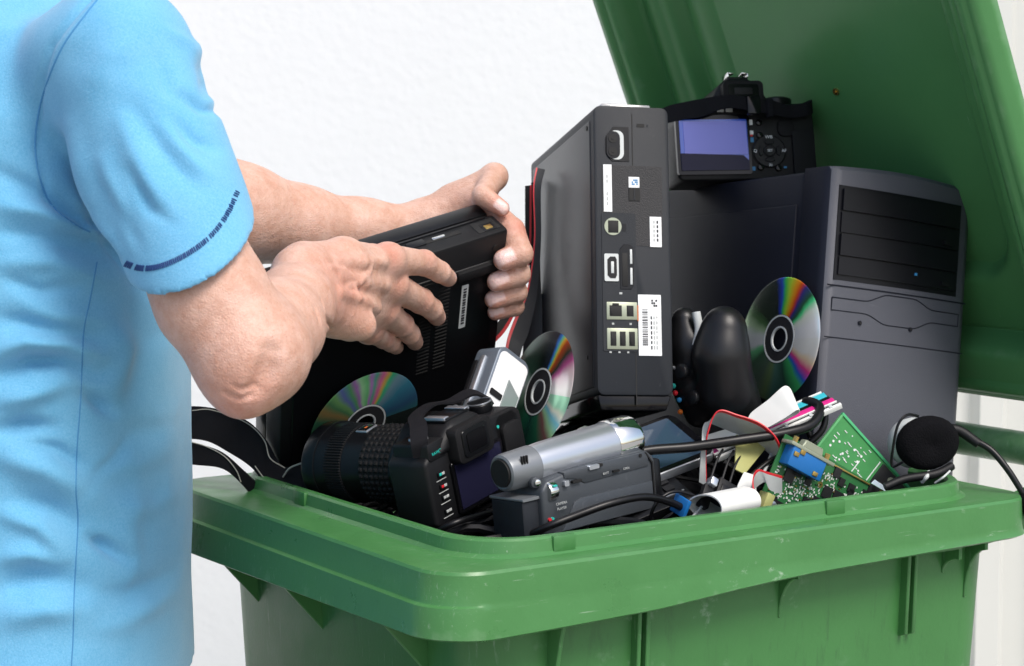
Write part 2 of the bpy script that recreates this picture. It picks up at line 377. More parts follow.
def add_wear(m, col, lo=.52, hi=.6):
    """rubbed, paler plastic along the exposed edges"""
    n, l = m.node_tree.nodes, m.node_tree.links; p = n['Principled BSDF']
    g = n.new('ShaderNodeNewGeometry'); tc = n.new('ShaderNodeTexCoord'); t = n.new('ShaderNodeTexNoise'); t.inputs['Scale'].default_value = 55; t.inputs['Detail'].default_value = 6
    l.new(tc.outputs['Object'], t.inputs['Vector'])
    a = n.new('ShaderNodeMath'); a.operation = 'MULTIPLY_ADD'; a.inputs[1].default_value = .1; a.inputs[2].default_value = -.05; l.new(t.outputs['Fac'], a.inputs[0])
    b = n.new('ShaderNodeMath'); l.new(g.outputs['Pointiness'], b.inputs[0]); l.new(a.outputs[0], b.inputs[1])
    r = n.new('ShaderNodeMapRange'); r.inputs['From Min'].default_value = lo; r.inputs['From Max'].default_value = hi; r.inputs['To Max'].default_value = .6
    l.new(b.outputs[0], r.inputs['Value'])
    mx = n.new('ShaderNodeMix'); mx.data_type = 'RGBA'; mx.inputs['B'].default_value = (*col, 1)
    l.new(p.inputs['Base Color'].links[0].from_socket, mx.inputs['A']); l.new(r.outputs[0], mx.inputs['Factor']); l.new(mx.outputs['Result'], p.inputs['Base Color'])
add_scuffs(m_rim, (.5, .6, .49), (3, 150, 60), .63, .68, .75, 11); add_scuffs(m_rim, (.03, .07, .03), (10, 10, 40), .58, .74, .5, 8)
add_scuffs(m_bin, (.025, .07, .027), (14, 14, 3), .54, .72, .6, 6)
add_wear(m_rim, (.42, .55, .41), .57, .65); add_wear(m_lid, (.3, .45, .3), .54, .64)
add_scuffs(m_side, (.05, .05, .055), (40, 40, 40), .68, .74, .25, 40); add_scuffs(m_tower, (.16, .165, .19), (8, 8, 40), .6, .72, .4, 12); add_scuffs(m_towerd, (.05, .052, .06), (30, 6, 6), .56, .7, .5, 8)
add_scuffs(m_dkgrey, (.08, .085, .09), (30, 30, 30), .62, .7, .4, 30); add_scuffs(m_blk2, (.05, .05, .052), (40, 40, 40), .6, .7, .35, 30); add_scuffs(m_camgrey, (.16, .17, .18), (20, 60, 20), .6, .7, .5, 30)
m_wall = wall_material(); m_shirt = shirt_material(); m_skin = skin_material()
# ------------------------------------------------------------------ setting: ground, wall, gate
bm = nb(); box(bm, (-60, -40, -.3), (60, 60, 0))
m_ground = mat('paving_concrete', (.33, .32, .3), .85, bump=.6, bscale=60, var=.2, vscale=5)
tag(fin('ground', bm, m_ground, smooth=False), kind='structure')

bm = nb(); box(bm, (-6, 3.0, 0), (.615, 3.25, 5.2))
w = fin('house_wall', bm, m_wall, smooth=False)
tag(w, 'white rough rendered house wall behind the man', 'wall')

g = thing('garage_door', 'pale grey ribbed metal door right of the white wall', 'door')
m_gate = mat('pale_grey_metal', (.62, .63, .6), .5, var=.04, vscale=3)
bm = nb(); box(bm, (.62, 3.36, 0), (4.2, 3.42, 5.0))
fin('door_leaf', bm, m_gate, g, smooth=False)
for i in range(28):
    bm = nb(); x = .66 + i * .115
    prism(bm, [(x, 3.36), (x + .012, 3.335), (x + .05, 3.335), (x + .062, 3.36)], .02, 4.98, plane='xy')
    fin('rib', bm, m_gate, g, smooth=False)

# ------------------------------------------------------------------ wheelie bin
ang = R(33.2); C0 = P(445, 577, 1.482)
BA = Vector((math.cos(ang), math.sin(ang), 0)); BB = Vector((-math.sin(ang), math.cos(ang), 0))
MB_ = Matrix.Translation(Vector((C0.x, C0.y, 0))) @ Matrix.Rotation(ang, 4, 'Z')      # bin space: x = u (towards the hinge), y = w, z up
RIMZ = C0.z
bin_ = thing('wheelie_bin', 'green plastic wheelie bin heaped with scrap electronics, lid propped open', 'wheelie bin', MB_)
LU, LW = .648, .525
def ring(u0, u1, w0, w1, r, n=10, k=14):
    """rounded rectangle with points along the straight runs too"""
    cs = ((u1 - r, w1 - r, 0), (u0 + r, w1 - r, 90), (u0 + r, w0 + r, 180), (u1 - r, w0 + r, 270)); arcs = []
    for cu, cw, a0 in cs:
        arcs.append([(cu + r * math.cos(R(a0 + 90 * i / n)), cw + r * math.sin(R(a0 + 90 * i / n)), math.cos(R(a0 + 90 * i / n)), math.sin(R(a0 + 90 * i / n))) for i in range(n + 1)])
    out = []
    for i in range(4):
        A, B_ = arcs[i], arcs[(i + 1) % 4]; out += A
        for j in range(1, k):
            t = j / k; out.append(tuple(A[-1][q] * (1 - t) + B_[0][q] * t for q in range(4)))
    return out
def loft(bm, rings, closed_v=False, cap0=False, cap1=False, mi=0):
    V = [[bm.verts.new(p) for p in r] for r in rings]; n = len(V[0])
    prs = list(zip(V, V[1:]));
    if closed_v: prs.append((V[-1], V[0]))
    for A, B_ in prs:
        for i in range(n):
            f = bm.faces.new((A[i], A[(i + 1) % n], B_[(i + 1) % n], B_[i])); f.material_index = mi
    if cap0: bm.faces.new(V[0][::-1])
    if cap1: bm.faces.new(V[-1])
def sst(a, b, x):
    t = min(1, max(0, (x - a) / (b - a))); return t * t * (3 - 2 * t)
I0 = (.055, .602, .038, .474)           # mouth of the bin
def skirt(u, w):
    side = float(np.interp(u, [0, .05, .12, .2, .25, .30, .37, .6], [.054, .054, .0525, .0505, .047, .043, .040, .036]))
    front = .052 + .014 * w
    return front + (side - front) * sst(.0, .05, u)
def step(u, w_=0): return .005 * (1 - sst(.0, .05, u))
def rr(ins, rad, z):
    """ring inset from the outer edge by ins (front, back, near, far)"""
    out = []
    for u, w_, nu, nw in ring(ins[0], LU - ins[1], ins[2], LW - ins[3], rad):
        out.append((u, w_, z(u, w_) if callable(z) else z, nu, nw))
    return out
full = (0, 0, 0, 0)
inn = (I0[0], LU - I0[1], I0[2], LW - I0[3])
def off(ins, d): return tuple(x + d for x in ins)
rings = []
def addr(ins, rad, z, push=None):
    rg = []
    for u, w_, zz, nu, nw in rr(ins, rad, z):
        k = push(u, w_) if push else 0
        l = math.hypot(nu, nw) or 1
        rg.append((u + nu / l * k, w_ + nw / l * k, RIMZ + zz))
    rings.append(rg)
addr(off(inn, .004), .052, -.06)
addr(off(inn, .004), .052, .0105)
addr(off(inn, .002), .054, .0135)
addr(off(inn, -.004), .058, .0135)
addr(off(inn, -.006), .06, .0115)
addr(off(inn, -.0075), .06, .002)
addr(off(inn, -.011), .06, -.001)
addr(off(full, .0042), .040, .0)
addr(off(full, .0015), .041, -.0006)
addr(off(full, .0), .042, -.003)
addr(off(full, -.001), .043, -.024)
sk = lambda f: (lambda u, w_: -skirt(u, w_) * f)
addr(off(full, -.001), .043, -.0262, lambda u, w_: .2 * step(u))
addr(off(full, -.001), .043, -.0275, step)
addr(off(full, -.0015), .043, lambda u, w_: -.0315, step)
addr(off(full, -.002), .043, lambda u, w_: -max(.0325, skirt(u, w_) - .001), lambda u, w_: step(u) + .001)
addr(off(full, .0005), .043, lambda u, w_: -max(.033, skirt(u, w_) + .001), step)
addr(off(full, .004), .043, lambda u, w_: -max(.0325, skirt(u, w_) - .001), step)
addr(off(full, .006), .055, -.009)
addr(off(inn, -.011), .06, -.009)
addr(off(inn, -.0), .056, -.014)
addr(off(inn, -.0), .056, -.06)
bm = nb(); loft(bm, rings, closed_v=True)
rim = fin('rim', bm, m_rim, bin_, ang=24)
for (u, w_, front) in ((.13, .038, 0), (.42, .038, 0), (.055, .33, 1)):
    bm = nb()
    if front: box(bm, (u - .0092, w_ - .011, RIMZ - .001), (u - .0035, w_ + .011, RIMZ + .0135), .0018)
    else: box(bm, (u - .011, w_ - .0092, RIMZ - .001), (u + .011, w_ - .0035, RIMZ + .0135), .0018)
    fin('lip_block', bm, m_bin, rim)
# body
def body_ring(t, grow=0.0):
    """t = 0 at the top, 1 at the floor"""
    k = t * RIMZ
    u0 = .048 + .045 * t; u1 = .636 - .045 * t; w0 = .030 + .045 * t; w1 = .511 - .035 * t
    return [(u, w_, None) for u, w_, _, _ in ring(u0 + grow, u1 - grow, w0 + grow, w1 - grow, .05)]
rings = []
for t in (0.012, .2, .4, .6, .8, .93):
    rings.append([(u, w_, RIMZ * (1 - t)) for u, w_, _ in body_ring(t)])
for t in (.93, .8, .6, .4, .2, .0125):
    rings.append([(u, w_, RIMZ * (1 - t) + (.006 if t > .9 else 0)) for u, w_, _ in body_ring(t, .0045)])
bm = nb(); loft(bm, rings, cap0=False, cap1=False)
n_ = len(rings[0]); bm.verts.ensure_lookup_table()
b2 = bm.verts[:]
bm.faces.new(b2[5 * n_:6 * n_]); bm.faces.new(b2[6 * n_:7 * n_])
fin('body', bm, m_bin, bin_, ang=50)
# stiffening plates under the rim
def plate_near(u, pts, th=.004):
    """plate standing out of the long near wall; pts are (distance out of the wall, height below the rim)"""
    bm = nb()
    wall = lambda d: .030 + .045 * (d / RIMZ) + .003
    P3 = [(wall(d) - o, RIMZ - d) for o, d in pts]
    prism(bm, P3, u - th / 2, u + th / 2, plane='yz', bev=.0008, seg=1)
    return fin('gusset', bm, m_bin, bin_)
def plate_front(w_, pts, th=.004):
    bm = nb()
    wall = lambda d: .048 + .045 * (d / RIMZ) + .003
    P3 = [(wall(d) - o, RIMZ - d) for o, d in pts]
    prism(bm, P3, w_ - th / 2, w_ + th / 2, plane='xz', bev=.0008, seg=1)
    return fin('gusset', bm, m_bin, bin_)
tri = [(0, .012), (.041, .012), (.041, .05), (.036, .056), (0, .1)]
for w_ in (.115, .3, .43): plate_front(w_, [(0, .012), (.046, .012), (.046, .058), (.042, .062), (0, .112)])
def curve_plate(o, top, bot):
    pts = [(0, top), (o, top), (o, top + .022)]
    for i in range(7):
        a = R(90 * i / 6); pts.append((o - (o - .004) * math.sin(a), top + .022 + (bot - top - .022) * (1 - math.cos(a))))
    pts.append((0, bot)); return pts
plate_near(.118, [(0, .012), (.026, .012), (.026, .05), (.022, .062), (.008, .13), (0, .16)])
plate_near(.36, curve_plate(.027, .024, .085))
plate_near(.586, curve_plate(.027, .024, .095))
for u, bot in ((.202, .5), (.211, .5), (.505, .118), (.514, .118)):
    plate_near(u, [(0, .012), (.012, .012), (.012, bot), (0, bot + .004)])
bm = nb(); box(bm, (.514, .008, RIMZ - .042), (.556, .03, RIMZ - .03), .002); 
fin('gusset', bm, m_bin, bin_)
plate_near(.556, curve_plate(.024, .03, .068))
# handle: two arms and a bar on the hinge side
handle = None
bm = nb(); HU, HZ = .715, RIMZ + .028
tube(bm, [(HU, -.004, HZ), (HU, LW + .004, HZ)], .0165, n=20, smooth=0)
handle = fin('handle', bm, m_rim, bin_)
for w_ in (.03, LW - .03):
    bm = nb()
    prism(bm, [(.60, RIMZ - .045), (.645, RIMZ - .04), (.685, RIMZ - .012), (.714, HZ - .012), (.712, HZ + .014), (.69, HZ + .012), (.672, RIMZ + .002), (.645, RIMZ - .004), (.6, RIMZ - .006)], w_ - .011, w_ + .011, plane='xz', bev=.004)
    fin('handle_arm', bm, m_rim, handle)
bm = nb(); tube(bm, [(.625, .015, .1), (.625, LW - .015, .1)], .011, n=14, smooth=0); fin('axle', bm, m_blk, bin_)
for w_ in (.0, LW):
    bm = nb(); M = Matrix.Translation((.625, w_, .1)) @ Matrix.Rotation(R(90), 4, 'X')
    lathe(bm, [(.07, -.018), (.094, -.02), (.1, -.012), (.1, .012), (.094, .02), (.07, .018)], 40, M=M, closed=True)
    wh = fin('wheel', bm, m_rubber, bin_)
    bm = nb(); lathe(bm, [(.01, -.022), (.03, -.022), (.034, -.008), (.0705, -.008), (.0705, .008), (.034, .008), (.03, .022), (.01, .022)], 32, M=M); fin('wheel_hub', bm, m_blk, wh)
# lid: shallow tray that leans forward over the mouth; s runs along the hinge, t up the lid
LEAN = R(23)
LU0, LZ0 = .722, RIMZ + .076
S0, S1, T1 = .012, .578, .66
def lid_pt(s, t, d):
    """d is measured away from the mouth side"""
    return Vector((LU0 - math.sin(LEAN) * t + math.cos(LEAN) * d, s, LZ0 + math.cos(LEAN) * t + math.sin(LEAN) * d))
def rrd(x, y, x0, x1, y0, y1, r):
    """signed distance to a rounded rectangle, negative inside"""
    cx, cy = (x0 + x1) / 2, (y0 + y1) / 2
    qx = abs(x - cx) - (x1 - x0) / 2 + r; qy = abs(y - cy) - (y1 - y0) / 2 + r
    return math.hypot(max(qx, 0), max(qy, 0)) + min(max(qx, qy), 0) - r
def lid_depth(s, t):
    d = 0
    e = rrd(s, t, S0 + .03, S1 - .032, .047, T1 - .03, .04)
    d += .034 * sst(.004, -.008, e) if False else .034 * (1 - sst(-.010, .002, e))
    e2 = rrd(s, t, S0 + .073, S1 - .085, .112, T1 - .07, .05)
    d += .016 * (1 - sst(-.012, .002, e2))
    # a pressed channel along the far side
    for sc, wd, h in ((S1 - .062, .012, -.004), (S1 - .125, .022, -.005)):
        d += h * max(0, 1 - ((s - sc) / wd) ** 2) * (1 - sst(-.01, 0, rrd(s, t, S0 + .06, S1 - .045, .07, T1 - .05, .03)))
    # ridge on the flange
    r0 = rrd(s, t, S0, S1, -.004, T1, .05)
    d -= .004 * max(0, 1 - ((r0 + .015) / .005) ** 2)
    d += .022 * sst(-.006, .004, r0)
    return d
bm = nb(); NS, NT = 230, 240
V = []
for j in range(NT + 1):
    row = []
    for i in range(NS + 1):
        s = S0 - .002 + (S1 - S0 + .004) * i / NS; t = -.004 + (T1 + .006) * j / NT
        # round the outline: pull corner points onto a rounded rectangle
        r = .05
        for sx, sy in ((0, 0), (1, 0), (0, 1), (1, 1)):
            cs = S0 + r if sx == 0 else S1 - r; ct = (-.004 + r) if sy == 0 else T1 - r
            ds, dt = s - cs, t - ct
            if (ds < 0) == (sx == 0) and (dt < 0) == (sy == 0):
                m_ = max(abs(ds), abs(dt)); L_ = math.hypot(ds, dt)
                if L_ > 1e-9: s, t = cs + ds * m_ / L_, ct + dt * m_ / L_
        row.append(bm.verts.new(lid_pt(s, t, lid_depth(s, t))))
    V.append(row)
for j in range(NT):
    for i in range(NS): bm.faces.new((V[j][i], V[j][i + 1], V[j + 1][i + 1], V[j + 1][i]))
lid = fin('lid', bm, m_lid, bin_, ang=60)
sm = lid.modifiers.new('thickness', 'SOLIDIFY'); sm.thickness = .0045; sm.offset = 1
bm = nb(); c = lid_pt(.18, .30, .0475)
best = None
for i in range(60):
    for j in range(60):
        s_, t_ = .03 + .4 * i / 59, .15 + .45 * j / 59
        v = (MB_ @ lid_pt(s_, t_, lid_depth(s_, t_))) - Vector((0, 0, EYE)); d_ = ray(841, 93); e_ = (v - d_ * v.dot(d_)).length
        if best is None or e_ < best[0]: best = (e_, s_, t_)
for (s, t) in (best[1:],):
    c = lid_pt(s, t, lid_depth(s, t) - .0035); ax = lid_pt(s, t, .1) - c
    b = nb(); disc(b, c - ax.normalized() * .003, ax, .0038, .008, 14, bev=.001); disc(b, c - ax.normalized() * .0042, ax, .0016, .002, 10); fin('rivet', b, m_gold, lid)
for w_ in (.03, .48):
    bm = nb(); prism(bm, [(LU0 - .022, HZ - .0), (LU0 - .017, HZ - .02), (LU0 + .02, HZ - .018), (LU0 + .03, HZ + .02), (LU0 + .03, LZ0 + .02), (LU0 + .008, LZ0 + .012), (LU0 + .006, HZ + .02), (LU0 - .012, HZ + .017)], w_ - .017, w_ + .017, plane='xz', bev=.003)
    fin('hinge', bm, m_lid, lid)
# ------------------------------------------------------------------ computer tower
TW, TD, TH = .184, .33, .305
M = place((0, 0, 0), 30, 9, 4.5)
M = Matrix.Translation(P(832, 165, 1.905) - M @ Vector((0, 0, TH))) @ M
TM = M
t = thing('computer_tower', 'dark grey desktop computer tower with black drive bays standing against the raised lid', 'computer', M)
bm = nb(); box(bm, (.002, .042, 0), (TW - .002, TD, TH - .002), .004)
case = fin('case', bm, m_towerd, t)
bm = nb(); box(bm, (-.0004, .05, .008), (.004, TD - .012, TH - .034), .0015)
fin('side_panel', bm, m_towerd, case)
bm = nb()          # bezel, bowed forward and arched on top
b = bmesh.new(); rows = []
prof = [(-.0, .04), (-.0, .012), (.003, .004), (.009, .0)] + [(TW * k / 14, -.006 * math.sin(math.pi * k / 14)) for k in range(1, 14)] + [(TW - .009, 0), (TW - .003, .004), (TW, .012), (TW, .04)]
ztop = lambda x: TH + .004 * math.sin(math.pi * min(1, max(0, x / TW)))
for x, y in prof: rows.append((b.verts.new((x, y, -.002)), b.verts.new((x, y, ztop(x) - .004)), b.verts.new((x, y + .004 if y < .03 else y, ztop(x)))))
for A, B_ in zip(rows, rows[1:]):
    b.faces.new((A[0], B_[0], B_[1], A[1])); b.faces.new((A[1], B_[1], B_[2], A[2]))
b.faces.new([r[2] for r in rows]); b.faces.new([r[0] for r in rows][::-1])
b.faces.new((rows[0][0], rows[0][1], rows[0][2], rows[-1][2], rows[-1][1], rows[-1][0]))
merge(bm, b); bez = fin('bezel', bm, [m_tower, m_towerd], t, ang=40)
for f_ in bez.data.polygons:
    if abs(f_.normal.x) > .8: f_.material_index = 1
fx = lambda x: -.006 * math.sin(math.pi * x / TW)
def front_panel(name, x0, x1, z0, z1, m, out=.002, par=bez, r=.003):
    bm = nb(); b = bmesh.new(); n = 12; F = []; Bk = []
    for k in range(n + 1):
        x = x0 + (x1 - x0) * k / n
        F.append((b.verts.new((x, fx(x) - out, z0)), b.verts.new((x, fx(x) - out, z1)))); Bk.append((b.verts.new((x, fx(x) + .003, z0)), b.verts.new((x, fx(x) + .003, z1))))
    for k in range(n):
        b.faces.new((F[k][0], F[k + 1][0], F[k + 1][1], F[k][1])); b.faces.new((F[k][1], F[k + 1][1], Bk[k + 1][1], Bk[k][1])); b.faces.new((F[k][0], Bk[k][0], Bk[k + 1][0], F[k + 1][0]))
    for k in (0, n): b.faces.new((F[k][0], F[k][1], Bk[k][1], Bk[k][0]))
    merge(bm, b); return fin(name, bm, m, par, ang=30)
front_panel('bay_surround', .010, .1645, TH - .108, TH - .0175, m_bay, .0004)
zz = TH - .021
for i, h in enumerate((.022, .021, .022, .0185)):
    d = front_panel('drive_front', .0135, .1615, zz - h + .0016, zz, m_bay, .0034 if i % 2 == 0 else .0022)
    if i in (1, 3):
        front_panel('eject_button', .140, .150, zz - h + .005, zz - h + .0085, m_blk, .0046, d)
    zz -= h
front_panel('light', .104, .107, TH - .094, TH - .0915, m_blueink, .0032)
# embossed bar with an oval in the middle
def groove(pts, r=.0005):
    bm = nb(); tube(bm, [(x, fx(x) - .0002, z) for x, z in pts], r, n=6, smooth=0); return fin('groove', bm, m_towerd, bez)
zc = TH - .131
oval = []
for k in range(25):
    x = .030 + .122 * k / 24; u = (x - .091) / .061
    oval.append((x, .006 + .0085 * (1 - sst(.25, .72, abs(u)))))
groove([(.010, zc + .006)] + [(x, zc + h) for x, h in oval] + [(.170, zc + .006), (.170, zc - .006)] + [(x, zc - h) for x, h in oval[::-1]] + [(.010, zc - .006), (.010, zc + .006)])
groove([(.004 + .175 * k / 12, TH - .163) for k in range(13)], .0005)
groove([(.004 + .175 * k / 12, TH - .1135) for k in range(13)], .0007)
for x in (.043, .105):
    bm = nb(); disc(bm, (x, fx(x) + .001, zc - .0155), (0, -1, 0), .0022, .0022, 14); q = fin('pin_hole', bm, m_towerd, bez)
    bm = nb(); disc(bm, (x, fx(x) + .001, zc - .0155), (0, -1, 0), .0012, .0026, 12); fin('hole', bm, m_hole, q)

# ------------------------------------------------------------------ game console
CW, CD_, CH = .073, .262, .285
M = place((0, 0, 0), 12.5, 12, -.6)
M = Matrix.Translation(P(601, 408, 1.83) - M @ Vector((.003, 0, 0))) @ M
CM = M
c = thing('game_console', 'slim charcoal game console standing upright with its socket panel towards us', 'game console', M)
bm = nb(); prism(bm, rr2(0, CW, .012, CH, .007, 4), 0, CD_, .0025, 2); shell = fin('shell', bm, [m_dkgrey], c)
bm = nb(); box(bm, (-.0012, .012, .02), (.002, CD_ - .012, CH - .012), .002); fin('side_plate', bm, m_side, c)
bm = nb(); prism(bm, [(.006, CH - .004), (CW - .014, CH - .004), (CW - .017, CH + .003), (.009, CH + .003)], .004, CD_ - .01, .001); fin('top_plate', bm, m_chrome if False else mat('console_gloss', (.3, .31, .32), .12, coat=.5), c)
bm = nb(); prism(bm, [(.004, -.002), (CW - .006, -.002), (CW - .001, .0125), (.001, .0125)], .003, CD_ - .005, .0015); fin('base_plate', bm, m_gloss, c)
X = lambda px: (px - 594.5) / 77.5 * CW
Z = lambda py: (409 - py) / 300 * .277
def cp(name, px0, px1, py0, py1, m, out=.0006, r=.0006, par=c, dep=.003):
    bm = nb(); rpanel(bm, X(px0), X(px1), Z(py1), Z(py0), min(r, abs(X(px1) - X(px0)) / 2.1, abs(Z(py0) - Z(py1)) / 2.1), -out, dep); return fin(name, bm, m, par)
cp('seam', 633.6, 634.6, 108, 406, m_hole, .0002)
fr = None
bm = nb(); x0, x1, z0, z1 = X(606), X(630.5), Z(158), Z(122)
prism(bm, [(x0, z1 - .011), (x0 + .008, z1), (x1, z1), (x1, z0), (x0 + .006, z0), (x0, z0 + .008)], -.0005, .003, .0003, 1); so = fin('power_socket', bm, m_blk, c)
bm = nb(); prism(bm, rr2(X(610), X(625), Z(156), Z(126), .006), -.0012, .002); prism(bm, rr2(X(607.2), X(621), Z(155), Z(127), .0058), -.0016, .002, mi=1); fin('socket_rim', bm, [m_lightgrey, m_blk2], so)
for py in (134.5, 148):
    bm = nb(); disc(bm, (X(613.5), 0, Z(py)), (0, -1, 0), .0042, .0022, 18); disc(bm, (X(613.5), 0, Z(py)), (0, -1, 0), .0014, .0026, 12, mi=1); fin('pin', bm, [m_hole, m_blk], so)
cp('lock_slot', 639, 647, 118, 121.5, m_hole, .0003); cp('lock_mark', 649, 651, 118.5, 121, m_dkgrey, .0003)
vt = cp('vent_panel', 602, 664, 162, 244, mat('console_vent', (.018, .018, .02), .6, bump=.6, bscale=900), .0004, .002)
cp('connector_panel', 601, 636, 211, 352, m_dkgrey, .0007, .002)
cp('sticker', 603.5, 612, 161.5, 210, m_white, .0011, .0002)
for i, py in enumerate((172, 177, 190, 195, 200)): cp('print_line', 606.5, 608, py, py + 3.4, m_ribgrey, .0013, .0001)
lb = cp('data_label', 629.5, 640.5, 173.5, 184.5, m_white, .0011, .0002)
for i in range(4):
    for j in range(3):
        if (i * 3 + j * 5) % 4: cp('code_block', 632.5 + i * 1.6, 633.9 + i * 1.6, 176 + j * 2.1, 177.7 + j * 2.1, m_blueink, .0013, .0001, lb)
cp('small_socket', 629.5, 641, 185, 198, m_hole, .0012, .0004); cp('small_socket_bar', 634.6, 635.6, 186, 197, m_dkgrey, .0016, .0001)
lb = cp('side_label', 650.5, 662.5, 214, 245, m_white, .0011, .0002)
for k in range(2):
    for i in range(5): cp('print_line', 654 + k * 3.5, 655.6 + k * 3.5, 218 + i * 4.6, 221 + i * 4.6, m_ink if k else m_ribgrey, .0013, .0001, lb)
bm = nb(); disc(bm, (X(612.5), .001, Z(225)), (0, -1, 0), .0083, .0024, 28); au = fin('audio_socket', bm, m_portmetal, c)
bm = nb(); box(bm, (X(607.5), -.0019, Z(231.5)), (X(618), .001, Z(219)), .0004); fin('audio_hole', bm, m_hole, au)
bm = nb(); prism(bm, rr2(X(603), X(617.5), Z(281), Z(253), .0012), -.0018, .002); hd = fin('video_socket', bm, m_lightgrey, c)
bm = nb(); prism(bm, [(X(606), Z(275)), (X(609), Z(278)), (X(614), Z(278)), (X(615.5), Z(275)), (X(615.5), Z(259)), (X(614), Z(256)), (X(609), Z(256)), (X(606), Z(259))], -.0022, .001); fin('video_slot', bm, m_blk, hd)
bm = nb(); box(bm, (X(609.5), -.0026, Z(273)), (X(612.5), 0, Z(261)), .0002); fin('contact_tongue', bm, m_lightgrey, hd)
bm = nb(); prism(bm, [(X(619), Z(289)), (X(630), Z(289)), (X(633), Z(285)), (X(633), Z(246)), (X(630), Z(243)), (X(623), Z(243)), (X(619), Z(248))], -.0012, .002, .0003, 1); av = fin('av_socket', bm, m_blk2, c)
for py0, py1 in ((248, 263), (267, 284)):
    bm = nb(); box(bm, (X(629.3), -.0018, Z(py1)), (X(631.6), 0, Z(py0)), .0002); fin('av_edge', bm, m_lightgrey, av)
bm = nb(); box(bm, (X(621), -.0016, Z(286)), (X(627), 0, Z(252)), .0004); fin('av_slot', bm, m_hole, av)
cp('arrow_mark', 618, 621, 292, 294, m_ribgrey, .0009, .0001); cp('icon', 622, 626, 222, 230, m_blk2, .0009, .0002)
for (py0, py1, holes) in ((302, 320, ((607.5, 620, 1), (625, 632, 0))), (328.5, 350, ((608, 614, 0), (617.5, 623.5, 0), (627, 633, 0)))):
    bm = nb(); box(bm, (X(604.5), -.0016, Z(py1)), (X(636), .002, Z(py0)), .0006); us = fin('port_row', bm, m_portmetal, c)
    for x0, x1, k in holes:
        bm = nb(); box(bm, (X(x0), -.002, Z(py1 - 3.5)), (X(x1), 0, Z(py0 + 3.5)), .0003)
        if k: box(bm, (X(x0 + 3), -.0022, Z(py0 + 4)), (X(x1 - 3), 0, Z(py0 + 1.4)), .0001)
        po = fin('port', bm, m_hole, us)
        bm = nb(); box(bm, (X(x0 + 1), -.0024, Z(py1 - 5)), (X(x0 + 2.4), 0, Z(py0 + 5)), .0001); fin('port_tongue', bm, m_blk, us)
for px in (610, 628, 607, 616, 625): cp('port_mark', px, px + 2.2, 323 if px in (610, 628) else 352, 325 if px in (610, 628) else 353.6, m_ribgrey, .0009, .0001)
lb = cp('barcode_label', 637, 660.5, 294, 356, m_white, .0012, .0002)
cp('orange_tab', 636, 637.4, 305, 321, m_orange, .0012, .0001)
random.seed(3); py = 309
while py < 346:
    w_ = random.choice((.5, .5, .8, 1.2)); cp('bar', 641, 646.5, py, py + w_, m_ink, .0014, .00005, lb); py += w_ + random.choice((.5, .7, 1.1))
for k in range(3):
    for i in range(7):
        cp('print_line', 649.5 + k * 2.8, 650.9 + k * 2.8, 316 + i * 5, 316 + i * 5 + random.choice((2, 3, 3.6)), m_ribgrey if k else m_ink, .0014, .0001, lb)
for i in range(3):
    for j in range(3):
        if (i + j * 2) % 3 != 1: cp('code_block', 650.5 + i * 2.1, 652.3 + i * 2.1, 299 + j * 2.6, 301 + j * 2.6, m_ink, .0014, .0001, lb)
for y, z in ((.02, CH - .018), (.03, .05), (.22, .055), (CD_ - .03, CH - .03)):
    bm = nb(); disc(bm, (-.001, y, z), (-1, 0, 0), .0022, .0012, 14); fin('screw', bm, m_blk, c)

# ------------------------------------------------------------------ digital camera on the tower
M = frame(P(679, 181, 2.045), P(822, 179, 2.075), P(677, 120, 2.059)) @ Matrix.Diagonal((1.045, 1.02, 1.025, 1))
s = thing('digital_camera', 'black camera with violet blue rear screen sitting on the computer tower', 'camera', M)
W, H = .143, .075
def U(px): return (px - 679) / 141 * W
def V(py): return (180 - py) / 60.5 * .0605
bm = nb(); prism(bm, [(0, .003), (.004, 0), (.118, 0), (.138, .001), (.1425, .006), (.1425, .064), (.137, .0705), (.098, .069), (.09, .072), (.045, .072), (.038, .069), (.006, .067), (0, .06)], .0, .05, .005, 3)
body = fin('body', bm, m_blk, s)
bm = nb(); prism(bm, [(.034, .066), (.102, .066), (.094, .078), (.086, .09), (.077, .0965), (.057, .0965), (.047, .09), (.041, .08)], -.002, .062, .005, 3); fin('prism_housing', bm, m_blk, s)
bm = nb(); prism(bm, rr2(.0475, .0885, .069, .0905, .005), -.012, .0); prism(bm, rr2(.0525, .0835, .0725, .087, .003), -.0125, .0, mi=1); eye = fin('eyepiece', bm, [m_rubber, m_gloss], s)
bm = nb(); box(bm, (.0585, -.013, .076), (.0775, .0, .0835), .001); fin('eyepiece_glass', bm, m_hole, eye)
bm = nb(); box(bm, (.0575, .004, .095), (.0785, .024, .0985), .0008); shoe = fin('hot_shoe', bm, m_blk, s)
for x0, x1 in ((.0575, .0645), (.0725, .0795)):
    bm = nb(); box(bm, (x0, .003, .1015), (x1, .022, .1032), .0005); box(bm, (x0 if x0 < .06 else x1 - .0018, .003, .0985), (x0 + .0018 if x0 < .06 else x1, .022, .103), .0004); fin('shoe_rail', bm, m_chrome, shoe)
bm = nb(); prism(bm, rr2(-.0008, .0745, .0055, .064, .003), -.0035, .002); scr = fin('screen_surround', bm, m_gloss, s)
bm = nb(); prism(bm, rr2(.0025, .0715, .0095, .0615, .001), -.0041, 0); fin('screen', bm, mat('lcd_cobalt', (.05, .12, .6), .1, coat=.5), scr)
bm = nb(); prism(bm, rr2(.0065, .0705, .0255, .0595, .0006), -.0046, 0); fin('screen_image', bm, m_screen_blue, scr)
bm = nb(); prism(bm, [(.0025, .0095), (.0715, .0095), (.0715, .019), (.066, .0245), (.0025, .027)], -.0049, 0); fin('screen_band', bm, m_screen_dark, scr)
